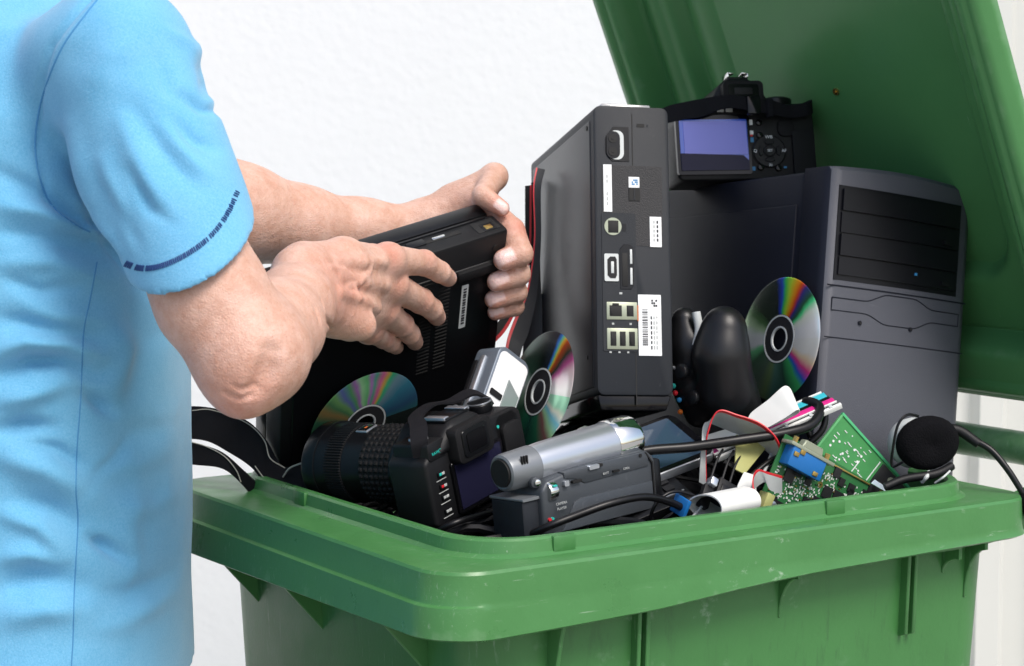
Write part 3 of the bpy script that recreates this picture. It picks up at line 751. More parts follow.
def btn(x, z, r=.0036, out=.0028, m=m_gloss):
    bm = nb(); disc(bm, (x, .001, z), (0, -1, 0), r, out + .001, 20, bev=.0012); return fin('button', bm, m, s)
for px, py in ((691, 108.5), (702.5, 108), (763, 121.5), (763, 134.5), (762, 167.5), (780, 168.5)): btn(U(px), V(py) if py > 115 else .0685 - (py - 108) * .001, .0034)
for px in (725, 734):
    bm = nb(); box(bm, (U(px) - .0035, -.0006, .0655), (U(px) + .0035, .002, .0686), .0004); fin('sensor_window', bm, m_lightgrey, s)
for px, py, w_, h_, mm in ((754.5, 121, .0045, .0055, m_white), (754.5, 131.5, .005, .004, m_white), (754.5, 134.5, .003, .002, m_red), (754.5, 139, .0045, .005, m_blueink), (754, 168.5, .005, .004, m_blueink), (787, 167.5, .003, .002, m_blueink), (797, 114, .005, .002, m_blueink), (802, 114, .004, .002, m_blueink)):
    bm = nb(); prism(bm, rr2(U(px) - w_ / 2, U(px) + w_ / 2, V(py) - h_ / 2, V(py) + h_ / 2, .0006, 2), -.0006, .001); fin('print_mark', bm, mm, s)
dx, dz = U(771.5), V(151)
bm = nb(); M2 = Matrix.Translation((dx, 0, dz)) @ Matrix.Rotation(R(90), 4, 'X'); lathe(bm, [(.0001, -.001), (.0165, -.001), (.017, .0015), (.0158, .0024), (.0001, .0022)], 40, M=M2); pad = fin('control_pad', bm, m_blk2, s)
bm = nb(); lathe(bm, [(.0001, 0), (.0058, 0), (.0062, .0032), (.0052, .004), (.0001, .0038)], 28, M=M2); fin('set_button', bm, m_blk, pad)
for a in range(4):
    bm = nb(); aa = R(90 * a)
    pts = [(dx + rr_ * math.cos(aa + q), dz + rr_ * math.sin(aa + q)) for rr_, q in ((.0075, -.5), (.0115, -.5), (.012, 0), (.0115, .5), (.0075, .5))]
    prism(bm, pts, -.0036, 0, .0006, 1); fin('arrow_key', bm, m_blk, pad)
for tx, x, z, sz in (('WB', dx, dz + .0142, .0048), ('AF', dx + .0148, dz, .0044), ('SET', dx, dz, .0034), ('Q', dx - .0148, dz, .0046), ('\u25a3', dx, dz - .0145, .004)):
    bm = nb(); text_mesh(bm, tx, sz, FACE(x, -.0042 if tx == 'SET' else -.0028, z)); fin('lettering', bm, m_white, pad, smooth=False)
bm = nb(); lathe(bm, [(.0001, 0), (.0155, 0), (.0165, .003), (.0165, .009), (.0145, .0105), (.0001, .0105)], 36, M=Matrix.Translation((.111, .022, .0685))); fin('mode_dial', bm, m_blk2, s)
bm = nb(); prism(bm, rr2(.118, .141, .004, .05, .004), -.0035, .001, .0012); prism(bm, rr2(.104, .121, .044, .061, .006), -.003, .001, .0008); fin('thumb_rest', bm, m_rubber, s)
bm = nb(); M2 = Matrix.Translation((.062, .05, .036)) @ Matrix.Rotation(R(-90), 4, 'X'); lathe(bm, [(.0001, 0), (.031, 0), (.032, .05), (.028, .052), (.0001, .046)], 40, M=M2); fin('lens', bm, m_blk2, s)
L = lambda x, y, z: Vector((x, y, z))
bm = nb(); ribbon(bm, [(L(.137, .02, .0735), L(.137, .02, .0655)), (L(.1425, .004, .0745), L(.1435, .006, .0655)), (L(.136, -.007, .0695), L(.134, -.0075, .063)), (L(.118, -.0095, .067), L(.116, -.01, .061)), (L(.098, -.015, .0685), L(.096, -.0155, .0625)), (L(.075, -.0175, .0715), L(.074, -.018, .064)), (L(.05, -.0165, .0745), L(.048, -.017, .0655)), (L(.026, -.010, .0725), L(.024, -.0105, .0625)), (L(.004, -.004, .0695), L(.002, -.0045, .0605)), (L(-.018, .008, .066), L(-.02, .008, .057)), (L(-.03, .03, .06), L(-.032, .03, .051))], .0016)
st = fin('neck_strap', bm, m_web, s)
bm = nb(); box(bm, (.068, -.0215, .0625), (.082, -.014, .073), .0015); fin('strap_slider', bm, m_gloss, st)
bm = nb(); box(bm, (.0885, -.0205, .0595), (.0955, -.012, .0705), .0015); fin('strap_loop', bm, m_web, st)

for o in list(COL.objects):
    if o.type == 'MESH' and (o.parent is s or (o.parent and o.parent.parent is s)):
        for v in o.data.vertices:
            if v.co.z > .0625: v.co.z += .0085 * min(1, (v.co.z - .0625) / .006)

# ------------------------------------------------------------------ laptop (held over the bin)
LP_TL, LP_TR, LP_BL = P(283, 300, 1.77), P(509, 229, 1.895), P(275, 462, 1.868)
LM = frame(LP_TL, LP_TR, LP_TL - (LP_BL - LP_TL))
LWID = (LP_TR - LP_TL).length; LHGT = .285
LN = -(LM.to_3x3() @ Vector((0, 1, 0)))           # outward normal of its underside
M = LM
lp = thing('laptop', 'black closed laptop held up by both hands, underside towards us', 'laptop', M @ Matrix.Diagonal((1, 1.4, 1, 1)))
# local: x along the upper short side, z upward (0 at the upper edge), y into the thickness; underside at y = 0
bm = nb(); box(bm, (0, 0, -LHGT), (LWID, .021, 0), .003); base = fin('base', bm, m_blk, lp)
bm = nb(); box(bm, (.0015, .0225, -LHGT + .001), (LWID - .0015, .038, -.0005), .004); fin('screen_lid', bm, m_blk2, lp)
bm = nb(); box(bm, (.004, .0195, -LHGT + .004), (LWID - .004, .024, -.003), .0003); fin('gap', bm, m_hole, base)
bm = nb(); prism(bm, rr2(.012, LWID - .012, -.2, -.03, .004), -.0012, .001, .0006, 1); cov = fin('bottom_cover', bm, m_blk2, lp)
bm = nb(); prism(bm, rr2(.012, LWID - .012, -.275, -.205, .004), -.0012, .001, .0006, 1); fin('battery', bm, m_blk2, lp)
for x in (.07, .15, .21):
    bm = nb(); box(bm, (x, -.0018, -.27), (x + .0012, .0, -.21), .0002); fin('ridge', bm, m_blk, lp)
for k in range(26):
    z = -.034 - k * .0042
    for x in (.147, .166):
        bm = nb(); box(bm, (x, -.0017, z - .0018), (x + .0135, 0, z), .0002); fin('vent_slot', bm, m_hole, cov)
bm = nb(); prism(bm, rr2(.185, .243, -.0405, -.0305, .003), -.0045, .001, .0012); fin('rubber_foot', bm, m_rubber, lp)
bm = nb(); prism(bm, rr2(.193, .2005, -.1, -.049, .0008), -.0016, .001); ll = fin('label', bm, m_lightgrey, lp)
for i in range(14):
    bm = nb(); z = -.053 - i * .0031; box(bm, (.195, -.0019, z - .0016 * (1 + i % 3 * .25)), (.1985, 0, z), .0001); fin('bar', bm, m_ink, ll)
# sockets along the upper edge (z = 0 face)
def edge_box(name, x0, x1, y0, y1, m, out=.0006, par=base, bev=.0004):
    bm = nb(); box(bm, (x0, y0, -.003), (x1, y1, out), bev); return fin(name, bm, m, par)
cs = edge_box('card_slot', .136, .199, .0105, .0145, m_hole, .0005)
edge_box('card_catch', .168, .182, .0115, .0138, m_chrome, .0016, cs)
edge_box('card_flap', .141, .160, .010, .0162, m_blk2, .0012, cs)
ms = edge_box('modem_socket', .213, .238, .0045, .0165, m_hole, .0005)
edge_box('contact', .223, .231, .006, .0105, m_gold, .0011, ms)
edge_box('contact_surround', .220, .234, .0045, .0125, m_blk, .0008, ms)
js = edge_box('jack_socket', .118, .129, .0035, .0095, m_hole, .0005)
edge_box('contact', .120, .123, .005, .0085, m_lightgrey, .001, js)
edge_box('edge_ridge', .01, LWID - .01, .0178, .0192, m_blk2, .0012)
bm = nb(); disc(bm, (LWID - .014, .001, -.017), (0, -1, 0), .0032, .0016, 16); fin('screw', bm, m_hole, lp)

# ------------------------------------------------------------------ compact discs
def cd(name_label, M, stops, rot):
    o = thing('compact_disc', name_label, 'compact disc', M, 'loose compact discs among the electronics')
    bm = nb(); lathe(bm, [(.0235, 0), (.0585, 0), (.06, .0004), (.0585, .0012), (.0235, .0012)], 96, closed=True); fin('data_layer', bm, cd_material('disc_painted_rainbow', stops, rot), o)
    bm = nb(); lathe(bm, [(.0118, .0001), (.0238, -.0002), (.0238, .0013), (.0118, .0012)], 64, closed=True); h = fin('hub', bm, mat('disc_hub', (.03, .03, .032), .12, coat=.4), o)
    for r in (.0115, .0225):
        bm = nb(); lathe(bm, [(r - .0008, -.0004), (r + .0008, -.0004), (r + .0008, .0016), (r - .0008, .0016)], 64, closed=True); fin('hub_ring', bm, m_lightgrey, h)
    return o
K = (.02, .03, .028)
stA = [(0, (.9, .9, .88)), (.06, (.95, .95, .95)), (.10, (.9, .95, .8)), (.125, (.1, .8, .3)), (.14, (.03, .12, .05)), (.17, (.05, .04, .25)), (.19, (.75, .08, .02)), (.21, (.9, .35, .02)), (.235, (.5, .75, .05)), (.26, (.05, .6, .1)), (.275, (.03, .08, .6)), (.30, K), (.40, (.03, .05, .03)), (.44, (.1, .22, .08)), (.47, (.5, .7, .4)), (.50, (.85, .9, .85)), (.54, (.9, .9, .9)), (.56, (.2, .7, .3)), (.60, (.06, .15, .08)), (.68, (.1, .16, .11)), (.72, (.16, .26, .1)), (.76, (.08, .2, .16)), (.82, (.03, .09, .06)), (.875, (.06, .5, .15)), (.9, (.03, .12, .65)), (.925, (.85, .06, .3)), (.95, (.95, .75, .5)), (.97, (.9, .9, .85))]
side_n = -(TM.to_3x3() @ Vector((1, 0, 0)))
o_ = on_plane(780, 339, TM @ Vector((0, 0, 0)), side_n, .012)
zx = TM.to_3x3() @ Vector((0, -1, 0))
def disc_matrix(o, n, x):
    n = n.normalized(); x = (x - n * x.dot(n)).normalized(); y = n.cross(x)
    return Matrix.Translation(o) @ Matrix((x, y, n)).transposed().to_4x4()
cd('rainbow compact disc leaning on the side of the computer tower', disc_matrix(o_, side_n + Vector((0, 0, .04)), zx), stA, math.pi)
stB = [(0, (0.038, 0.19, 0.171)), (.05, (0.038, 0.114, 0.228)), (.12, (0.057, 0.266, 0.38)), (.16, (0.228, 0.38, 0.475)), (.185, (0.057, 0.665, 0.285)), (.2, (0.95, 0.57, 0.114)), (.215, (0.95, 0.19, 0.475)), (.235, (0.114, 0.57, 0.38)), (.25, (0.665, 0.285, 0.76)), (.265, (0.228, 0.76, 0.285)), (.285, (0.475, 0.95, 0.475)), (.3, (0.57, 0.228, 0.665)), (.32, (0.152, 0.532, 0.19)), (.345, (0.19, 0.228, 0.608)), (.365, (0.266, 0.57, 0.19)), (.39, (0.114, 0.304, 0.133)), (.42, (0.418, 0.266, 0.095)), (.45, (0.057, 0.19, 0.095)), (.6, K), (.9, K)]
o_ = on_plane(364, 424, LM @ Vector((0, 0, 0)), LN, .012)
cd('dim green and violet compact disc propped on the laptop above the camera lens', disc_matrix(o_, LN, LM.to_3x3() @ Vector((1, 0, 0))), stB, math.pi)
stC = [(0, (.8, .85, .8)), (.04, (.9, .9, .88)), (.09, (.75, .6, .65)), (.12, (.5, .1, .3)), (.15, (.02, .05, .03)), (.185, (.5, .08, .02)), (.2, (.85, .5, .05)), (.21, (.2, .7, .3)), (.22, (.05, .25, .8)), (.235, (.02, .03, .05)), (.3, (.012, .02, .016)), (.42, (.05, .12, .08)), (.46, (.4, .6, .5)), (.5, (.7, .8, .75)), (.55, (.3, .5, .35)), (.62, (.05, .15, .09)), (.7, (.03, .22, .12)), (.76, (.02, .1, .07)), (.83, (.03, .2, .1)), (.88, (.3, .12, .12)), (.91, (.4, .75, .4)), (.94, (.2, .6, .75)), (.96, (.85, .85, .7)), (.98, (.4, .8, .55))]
M = disc_matrix(P(539, 392, 1.89), Vector((-.83, -.44, .30)), Vector((.5, -.8, 0)))
cd('compact disc standing nearly edge-on beside the game console', M, stC, math.pi)

# ------------------------------------------------------------------ flip style compact camera with a white plate
M = frame(P(486, 396, 1.84), P(514.6, 417.6, 1.863), P(500, 350, 1.862)) @ Matrix.Diagonal((1.1, 1.25, 1.06, 1))
s = thing('pocket_camera', 'grey pocket camera with white face plate and black slot lying tilted behind the big camera', 'pocket camera', M)
bm = nb(); prism(bm, rr2(-.003, .0375, -.04, .052, .009, 6), .0, .024, .004, 3); bd = fin('body', bm, mat('pocket_grey', (.16, .19, .23), .35, metal=.3, var=.05), s)
bm = nb(); prism(bm, rr2(-.0005, .035, -.038, .0475, .006, 6), -.0015, .002, .0006, 1); fp = fin('face_plate', bm, m_white, s)
bm = nb(); prism(bm, rr2(.0005, .015, .0035, .009, .001), -.0024, .0); fin('slot', bm, m_blk, fp)
bm = nb(); prism(bm, [(.0165, -.03), (.0335, -.03), (.0335, .017), (.0165, .026)], -.0024, .0, .0004, 1); fin('window', bm, mat('window_grey', (.2, .24, .23), .15, coat=.5), fp)
bm = nb(); box(bm, (-.0055, .011, -.03), (-.002, .016, .04), .001); fin('side_trim', bm, m_silver, bd)
bm = nb(); box(bm, (-.0045, .0185, -.03), (-.002, .023, .036), .001); fin('side_recess', bm, m_blk, bd)
# ------------------------------------------------------------------ big-lens camera lying in the front
M = frame(P(438, 531, 1.69), P(504, 493, 1.765), P(424, 455, 1.683)) @ Matrix.Diagonal((1.0, .95, .9, 1))
s = thing('reflex_camera', 'black reflex camera with a long ribbed zoom lens pointing left over the bin rim', 'camera', M)
W, H = .138, .082
bm = nb(); prism(bm, [(0, .004), (.006, 0), (.128, 0), (.138, .008), (.138, .07), (.13, .078), (.09, .08), (.04, .08), (.01, .074), (0, .066)], 0, .046, .006, 3); fin('body', bm, m_blk, s)
bm = nb(); prism(bm, rr2(.1, .14, .0, .078, .012), .0, .066, .008, 3); fin('grip', bm, m_rubber, s)
bm = nb(); prism(bm, [(.014, .066), (.096, .066), (.09, .080), (.076, .094), (.040, .094), (.026, .082)], -.004, .056, .008, 4); ph = fin('prism_housing', bm, m_blk, s)
bm = nb(); box(bm, (.03, .02, .1), (.05, .05, .112), .0008); 
fl = None; bm.free()
bm = nb(); b_ = box(bm, (.04, .004, .093), (.076, .03, .096), .0008); shoe = fin('hot_shoe', bm, m_blk2, s)
for x in (.04, .069):
    bm = nb(); box(bm, (x, .004, .0965), (x + .007, .028, .0982), .0005); box(bm, (x if x < .05 else x + .005, .004, .095), (x + .002 if x < .05 else x + .007, .028, .0978), .0004); fin('shoe_rail', bm, m_gold if False else m_silver, shoe)
bm = nb(); prism(bm, rr2(.032, .082, .053, .089, .007), -.013, .002, .002, 2); ey = fin('eyepiece', bm, m_rubber, s)
bm = nb(); prism(bm, rr2(.039, .075, .058, .085, .004), -.0145, -.006, .001, 1); fin('eyecup', bm, m_blk2, ey)
bm = nb(); prism(bm, rr2(.044, .070, .062, .081, .003), -.0155, -.006); fin('eyepiece_glass', bm, m_gloss, ey)
bm = nb(); prism(bm, rr2(.03, .103, .004, .056, .003), -.003, .002, .0008, 1); scr = fin('screen_surround', bm, m_gloss, s)
bm = nb(); prism(bm, rr2(.034, .099, .008, .053, .001), -.0036, 0); fin('screen', bm, mat('rear_lcd', (.013, .013, .034), .1, spec=.6), scr)
for i, (z, m2) in enumerate(((.049, m_teal), (.037, m_red), (.026, m_ribgrey), (.012, m_ribgrey))):
    bm = nb(); box(bm, (.0125, -.0022, z - .0015), (.0215, .001, z + .0045), .0012); k = fin('button', bm, m_blk2, s)
    bm = nb(); box(bm, (.0135, -.0026, z + .0008), (.0165, 0, z + .0034), .0002); box(bm, (.017, -.0026, z + .0008), (.0205, 0, z + .0034), .0002, mi=1); fin('icon', bm, [m2, m_ribgrey], k)
    bm = nb(); box(bm, (.0105, -.0006, z - .0042), (.0235, .001, z - .0036), .0001); fin('divider', bm, m_ribgrey, s)
M2 = Matrix.Translation((.016, .004, .076)) @ Matrix.Rotation(R(8), 4, 'Y')
bm = nb(); prism(bm, rr2(.006, .03, .066, .0835, .003), -.001, .04, .003, 2); sh = fin('shoulder', bm, m_blk, s)
for tx, x, z, sz in (('RAW', .015, .0725, .0042), ('\u25cb', .0215, .0725, .005)):
    bm = nb(); text_mesh(bm, tx, sz, FACE(x, -.0013, z)); fin('lettering', bm, m_teal, sh, smooth=False)
for x, y in ((.013, .012), (.022, .014), (.017, .026)):
    bm = nb(); disc(bm, (x, y, .083), (0, 0, 1), .0028, .003, 14, bev=.0008); fin('button', bm, m_silver, sh)
bm = nb(); lathe(bm, [(.0001, 0), (.0115, 0), (.0125, .002), (.0125, .008), (.011, .01), (.0001, .01)], 32, M=Matrix.Translation((.112, .024, .079))); d_ = fin('mode_dial', bm, m_blk2, s)
bm = nb(); lathe(bm, [(.0112, .0094), (.0124, .0094), (.0124, .0106), (.0112, .0106)], 32, M=Matrix.Translation((.112, .024, .079)), closed=True); fin('dial_ring', bm, m_silver, d_)
for x, y in ((.09, .034), (.097, .042), (.1, .03)):
    bm = nb(); disc(bm, (x, y, .088 if x < .095 else .081), (0, 0, 1), .003, .005, 14, bev=.001); fin('button', bm, m_silver, s)
bm = nb(); disc(bm, (.1005, -.0035, .0675), (0, -1, 0), .0016, .0008, 12); fin('lamp_dot', bm, m_teal, s)
bm = nb(); disc(bm, (.118, -.0025, .05), (0, -1, 0), .003, .0016, 16); disc(bm, (.127, -.002, .058), (0, -1, 0), .0022, .0016, 16); fin('button', bm, m_silver, s)
bm = nb(); prism(bm, rr2(.106, .134, .03, .066, .008), -.0045, .001, .002, 2); fin('thumb_pad', bm, m_rubber, s)
# lens, axis along +y of the body
ML = Matrix.Translation((.062, .046, .041)) @ Matrix.Rotation(R(-90), 4, 'X')
bm = nb(); lathe(bm, [(.0001, -.002), (.034, -.002), (.034, .006), (.036, .009), (.0365, .014), (.0385, .016), (.0385, .1), (.0395, .103), (.0395, .112), (.0415, .118), (.0415, .131), (.0405, .133), (.0375, .133), (.036, .12), (.0001, .116)], 72, M=ML); le = fin('lens_barrel', bm, m_blk2, s)
def ribbed(name, z0, z1, r, nrib, dr, mm, rows=1):
    bm = nb()
    for q in range(rows):
        a0, a1 = z0 + (z1 - z0) * q / rows, z0 + (z1 - z0) * (q + .82) / rows if rows > 1 else z1
        b = bmesh.new(); n = nrib * 4; prof = [(a0, 0), (a0 + .0012, 1), (a1 - .0012, 1), (a1, 0)]
        rg = [[b.verts.new(((r + dr * h * (1 if i % 4 in (0, 1) else -.1)) * math.cos(2 * math.pi * i / n), (r + dr * h * (1 if i % 4 in (0, 1) else -.1)) * math.sin(2 * math.pi * i / n), z)) for i in range(n)] for z, h in prof]
        for A, B_ in zip(rg, rg[1:]):
            for i in range(n): b.faces.new((A[i], A[(i + 1) % n], B_[(i + 1) % n], B_[i]))
        b.faces.new(rg[0][::-1]); b.faces.new(rg[-1]); merge(bm, b, ML)
    return fin(name, bm, mm, le, ang=25)
ribbed('zoom_ring', .024, .062, .0388, 36, .0012, m_rubber, 6)
ribbed('focus_ring', .084, .106, .0392, 90, .0011, m_rubber)
bm = nb(); lathe(bm, [(.0385, .017), (.0395, .017), (.0395, .0185), (.0385, .0185)], 64, M=ML, closed=True); fin('lens_line', bm, m_blk, le)
bm = nb(); lathe(bm, [(.0412, .1165), (.0419, .1165), (.0419, .1178), (.0412, .1178)], 64, M=ML, closed=True); fin('lens_line', bm, m_blk, le)
bm = nb(); MW = ML @ Matrix.Rotation(R(-96), 4, 'Z')
box(bm, (.0372, -.008, .066), (.0396, .008, .081), .0012, M=MW); wdw = fin('distance_window', bm, m_silver, le)
bm = nb(); box(bm, (.0376, -.0066, .0675), (.0400, .0066, .0795), .0008, M=MW); fin('window_glass', bm, m_gloss, wdw)
bm = nb(); box(bm, (.039, -.002, .072), (.0402, .0015, .0745), .0002, M=MW); fin('index_mark', bm, m_orange, wdw)
for k, (tx, mm) in enumerate((('35', m_offwhite), ('24', m_offwhite), ('20', m_yellow))):
    bm = nb(); text_mesh(bm, tx, .0055, ML @ Matrix.Rotation(R(-100 + k * 26), 4, 'Z') @ Matrix.Translation((.0386, 0, .0205)) @ Matrix.Rotation(R(90), 4, 'Y') @ Matrix.Rotation(R(90), 4, 'Z')); fin('lettering', bm, mm, le, smooth=False)
# its strap: lug, loop across the top, then the wide padded run that hangs out over the rim
L = lambda x, y, z: Vector((x, y, z))
Mi = M.inverted()
bm = nb(); ribbon(bm, [(L(.002, .014, .072), L(.013, .004, .072)), (L(.0, .012, .085), L(.012, .002, .086)), (L(.006, .016, .093), L(.019, .006, .094)), (L(.016, .024, .098), L(.028, .014, .098)), (L(.034, .040, .1005), L(.042, .029, .100)), (L(.068, .050, .101), L(.072, .039, .1005)), (L(.095, .048, .096), L(.096, .036, .094)), (L(.122, .042, .098), L(.118, .03, .094)), (L(.136, .03, .084), L(.13, .022, .08))], .0022)
st = fin('carry_strap', bm, m_web, s)
def on_left(px, py, Y): return Mi @ P(px, py, Y)
bm = nb(); ribbon(bm, [(on_left(415, 452, 1.76), on_left(420, 470, 1.745)), (on_left(372, 442, 1.80), on_left(360, 480, 1.79)), (on_left(318, 458, 1.84), on_left(303, 495, 1.83)), (on_left(285, 467, 1.865), on_left(272, 492, 1.855)), (on_left(266, 440, 1.88), on_left(252, 468, 1.87)), (on_left(246, 420, 1.895), on_left(228, 452, 1.885)), (on_left(212, 408, 1.90), on_left(206, 441, 1.89)), (on_left(180, 409, 1.91), on_left(182, 440, 1.90)), (on_left(158, 432, 1.92), on_left(160, 452, 1.91))], .0035, n=12)
fin('strap_pad', bm, m_web, s)
def edge_line(pts, r=.0005):
    bm = nb(); tube(bm, [on_left(*p) for p in pts], r, n=6); fin('strap_piping', bm, m_piping, s)
edge_line([(192, 410.5, 1.892), (212, 410, 1.894), (246, 422.5, 1.888), (264, 440, 1.872), (270, 458, 1.86), (285, 468, 1.858)])
edge_line([(255, 466, 1.866), (264, 478, 1.858), (276, 490, 1.85)])
edge_line([(283, 477, 1.855), (290, 468, 1.85), (305, 462, 1.84), (320, 457, 1.832)], .0009)
bm = nb(); ribbon(bm, [(on_left(170, 438, 1.88), on_left(172, 462, 1.875)), (on_left(195, 443, 1.875), on_left(196, 465, 1.87)), (on_left(222, 452, 1.868), on_left(220, 468, 1.863)), (on_left(243, 470, 1.862), on_left(236, 478, 1.862)), (on_left(262, 488, 1.866), on_left(256, 500, 1.866))], .003); fin('strap_end', bm, m_web, s)
edge_line([(185, 440.5, 1.872), (205, 446, 1.869), (224, 456, 1.864), (236, 470, 1.859), (241, 482, 1.858)])

# ------------------------------------------------------------------ camcorder
M = frame(P(533, 534, 1.650), P(656, 502, 1.743), P(531, 467, 1.652))
s = thing('camcorder', 'grey camcorder with silver barrel and chrome lens ring by the front rim', 'camcorder', M)
def cx(px): return (px - 503) / 137 * (P(656, 502, 1.743) - P(533, 534, 1.650)).length
S_ = cx(640) / 137.0
bm = nb(); prism(bm, [(cx(515), -.006), (cx(640), -.006), (cx(643), .0), (cx(643), .04), (cx(634), .0475), (cx(585), .0475), (cx(545), .045), (cx(522), .041), (cx(516), .034)], .0, .052, .004, 3); bd = fin('body', bm, m_camgrey, s)
bm = nb(); prism(bm, [(cx(517), -.004), (cx(636), -.004), (cx(636), .02), (cx(556), .0205), (cx(548), .018), (cx(540), .006), (cx(534), -.003)], -.002, .01, .0012, 2); fin('lower_cover', bm, m_camgrey, bd)
bm = nb(); prism(bm, [(cx(540), .0455), (cx(540), .04), (cx(552), .0375), (cx(562), .032), (cx(634), .0335), (cx(634), .0465), (cx(585), .0465)], -.0012, .008, .001, 2); fin('upper_cover', bm, m_camgrey, bd)
bm = nb(); prism(bm, rr2(cx(499), cx(523), -.012, .028, .003), .006, .046, .003, 2); fin('battery', bm, m_blk2 if False else m_dkgrey, s)
bm = nb(); prism(bm, rr2(cx(498.5), cx(524), .027, .0295, .001), .004, .048, .0008, 1); fin('battery_edge', bm, m_camgrey2, s)
# barrel
def axial(name, pts, mm, n=40, par=s, y=.026, z=.051, tilt=-2.0):
    bm = nb(); M2 = Matrix.Translation((0, y, z)) @ Matrix.Rotation(R(90 + tilt), 4, 'Y'); lathe(bm, [(r, x) for x, r in pts], n, M=M2); return fin(name, bm, mm, par, ang=30)
br = axial('barrel', [(cx(525), .0001), (cx(525), .0165), (cx(540), .0178), (cx(600), .0195), (cx(612), .0198), (cx(613), .0001)], m_silver)
axial('lens_ring', [(cx(611), .0001), (cx(611), .0202), (cx(613), .0212), (cx(635), .0212), (cx(638), .0204), (cx(638), .017), (cx(634), .0165), (cx(632), .0001)], m_chrome, par=br)
ev = axial('eyepiece', [(cx(498), .0001), (cx(500), .0001), (cx(496), .0135), (cx(497), .0155), (cx(500), .0162), (cx(527), .0174), (cx(529), .0001)], m_camgrey2)
axial('eyepiece_hole', [(cx(494.5), .0001), (cx(494.5), .0118), (cx(500), .0125), (cx(500), .0001)], m_hole, par=ev)
for k in range(3):
    bm = nb(); box(bm, (cx(506 + k * 2.6), .0095, .0575), (cx(507.2 + k * 2.6), .012, .0645), .0003); fin('grille_slot', bm, m_hole, ev)
bm = nb(); disc(bm, (cx(517), .012, .0405), (-.2, -1, 0), .0048, .006, 20, bev=.001); kn = fin('focus_knob', bm, m_camgrey, ev)
bm = nb(); disc(bm, (cx(517), .0075, .0405), (-.2, -1, 0), .003, .0035, 16, bev=.0008); fin('knob_cap', bm, m_chrome, kn)
bm = nb(); lathe(bm, [(.0001, -.0045), (.0085, -.0045), (.009, -.003), (.009, .003), (.0085, .0045), (.0001, .0045)], 28, M=Matrix.Translation((cx(526.5), .004, .0315)) @ Matrix.Rotation(R(90), 4, 'Y')); wh_ = fin('mode_wheel', bm, m_chrome, s)
bm = nb(); box(bm, (cx(524.5), -.0055, .036), (cx(528.5), -.003, .0375), .0003); fin('wheel_mark', bm, m_teal, wh_)
for nm, px0, px1, z0, z1, mm in (('zoom_key', 538, 543, .0335, .0385, m_silver), ('photo_key', 547, 557, .0345, .037, m_hole), ('slide_switch', 566, 577, .0425, .0462, m_silver), ('switch_gap', 577, 581, .0435, .0462, m_hole), ('lock_slot', 592, 599, .0355, .0375, m_hole)):
    bm = nb(); prism(bm, rr2(cx(px0), cx(px1), z0, z1, .0011), -.0034, .004, .0006, 1); fin(nm, bm, mm, s)
for tx, px, z, sz in (('CAMERA', 533, .0205, .0032), ('PLAYER', 533, .0162, .0032), ('OPEN', 607, .0365, .0028), ('BATT', 584, .0365, .0028)):
    bm = nb(); text_mesh(bm, tx, sz, FACE(cx(px), -.0026 if px > 560 else -.0032, z)); fin('lettering', bm, m_ribgrey, bd, smooth=False)
bm = nb(); box(bm, (cx(528), -.0023, .0145), (cx(538), -.0018, .0178), .0002); 
bm.free()
bm = nb(); disc(bm, (cx(521), .001, .0085), (0, -1, 0), .0016, .003, 12); fin('record_lamp', bm, m_red, s)
bm = nb(); disc(bm, (cx(524), .001, .0088), (0, -1, 0), .0013, .003, 12); fin('green_dot', bm, m_teal, s)
bm = nb(); disc(bm, (cx(625), -.001, .0445), (0, -1, 0), .0017, .0009, 12); fin('screw', bm, m_hole, s)
bm = nb(); prism(bm, [(cx(637.5), -.005), (cx(639), -.005), (cx(639), .036), (cx(632), .0462), (cx(630.5), .0462), (cx(637.5), .036)], -.0016, .03); fin('seam', bm, m_hole, bd)
bm = nb(); prism(bm, rr2(cx(641), cx(650), -.004, .038, .004), .002, .05, .003, 2); fin('front_cap', bm, m_blk2, s)

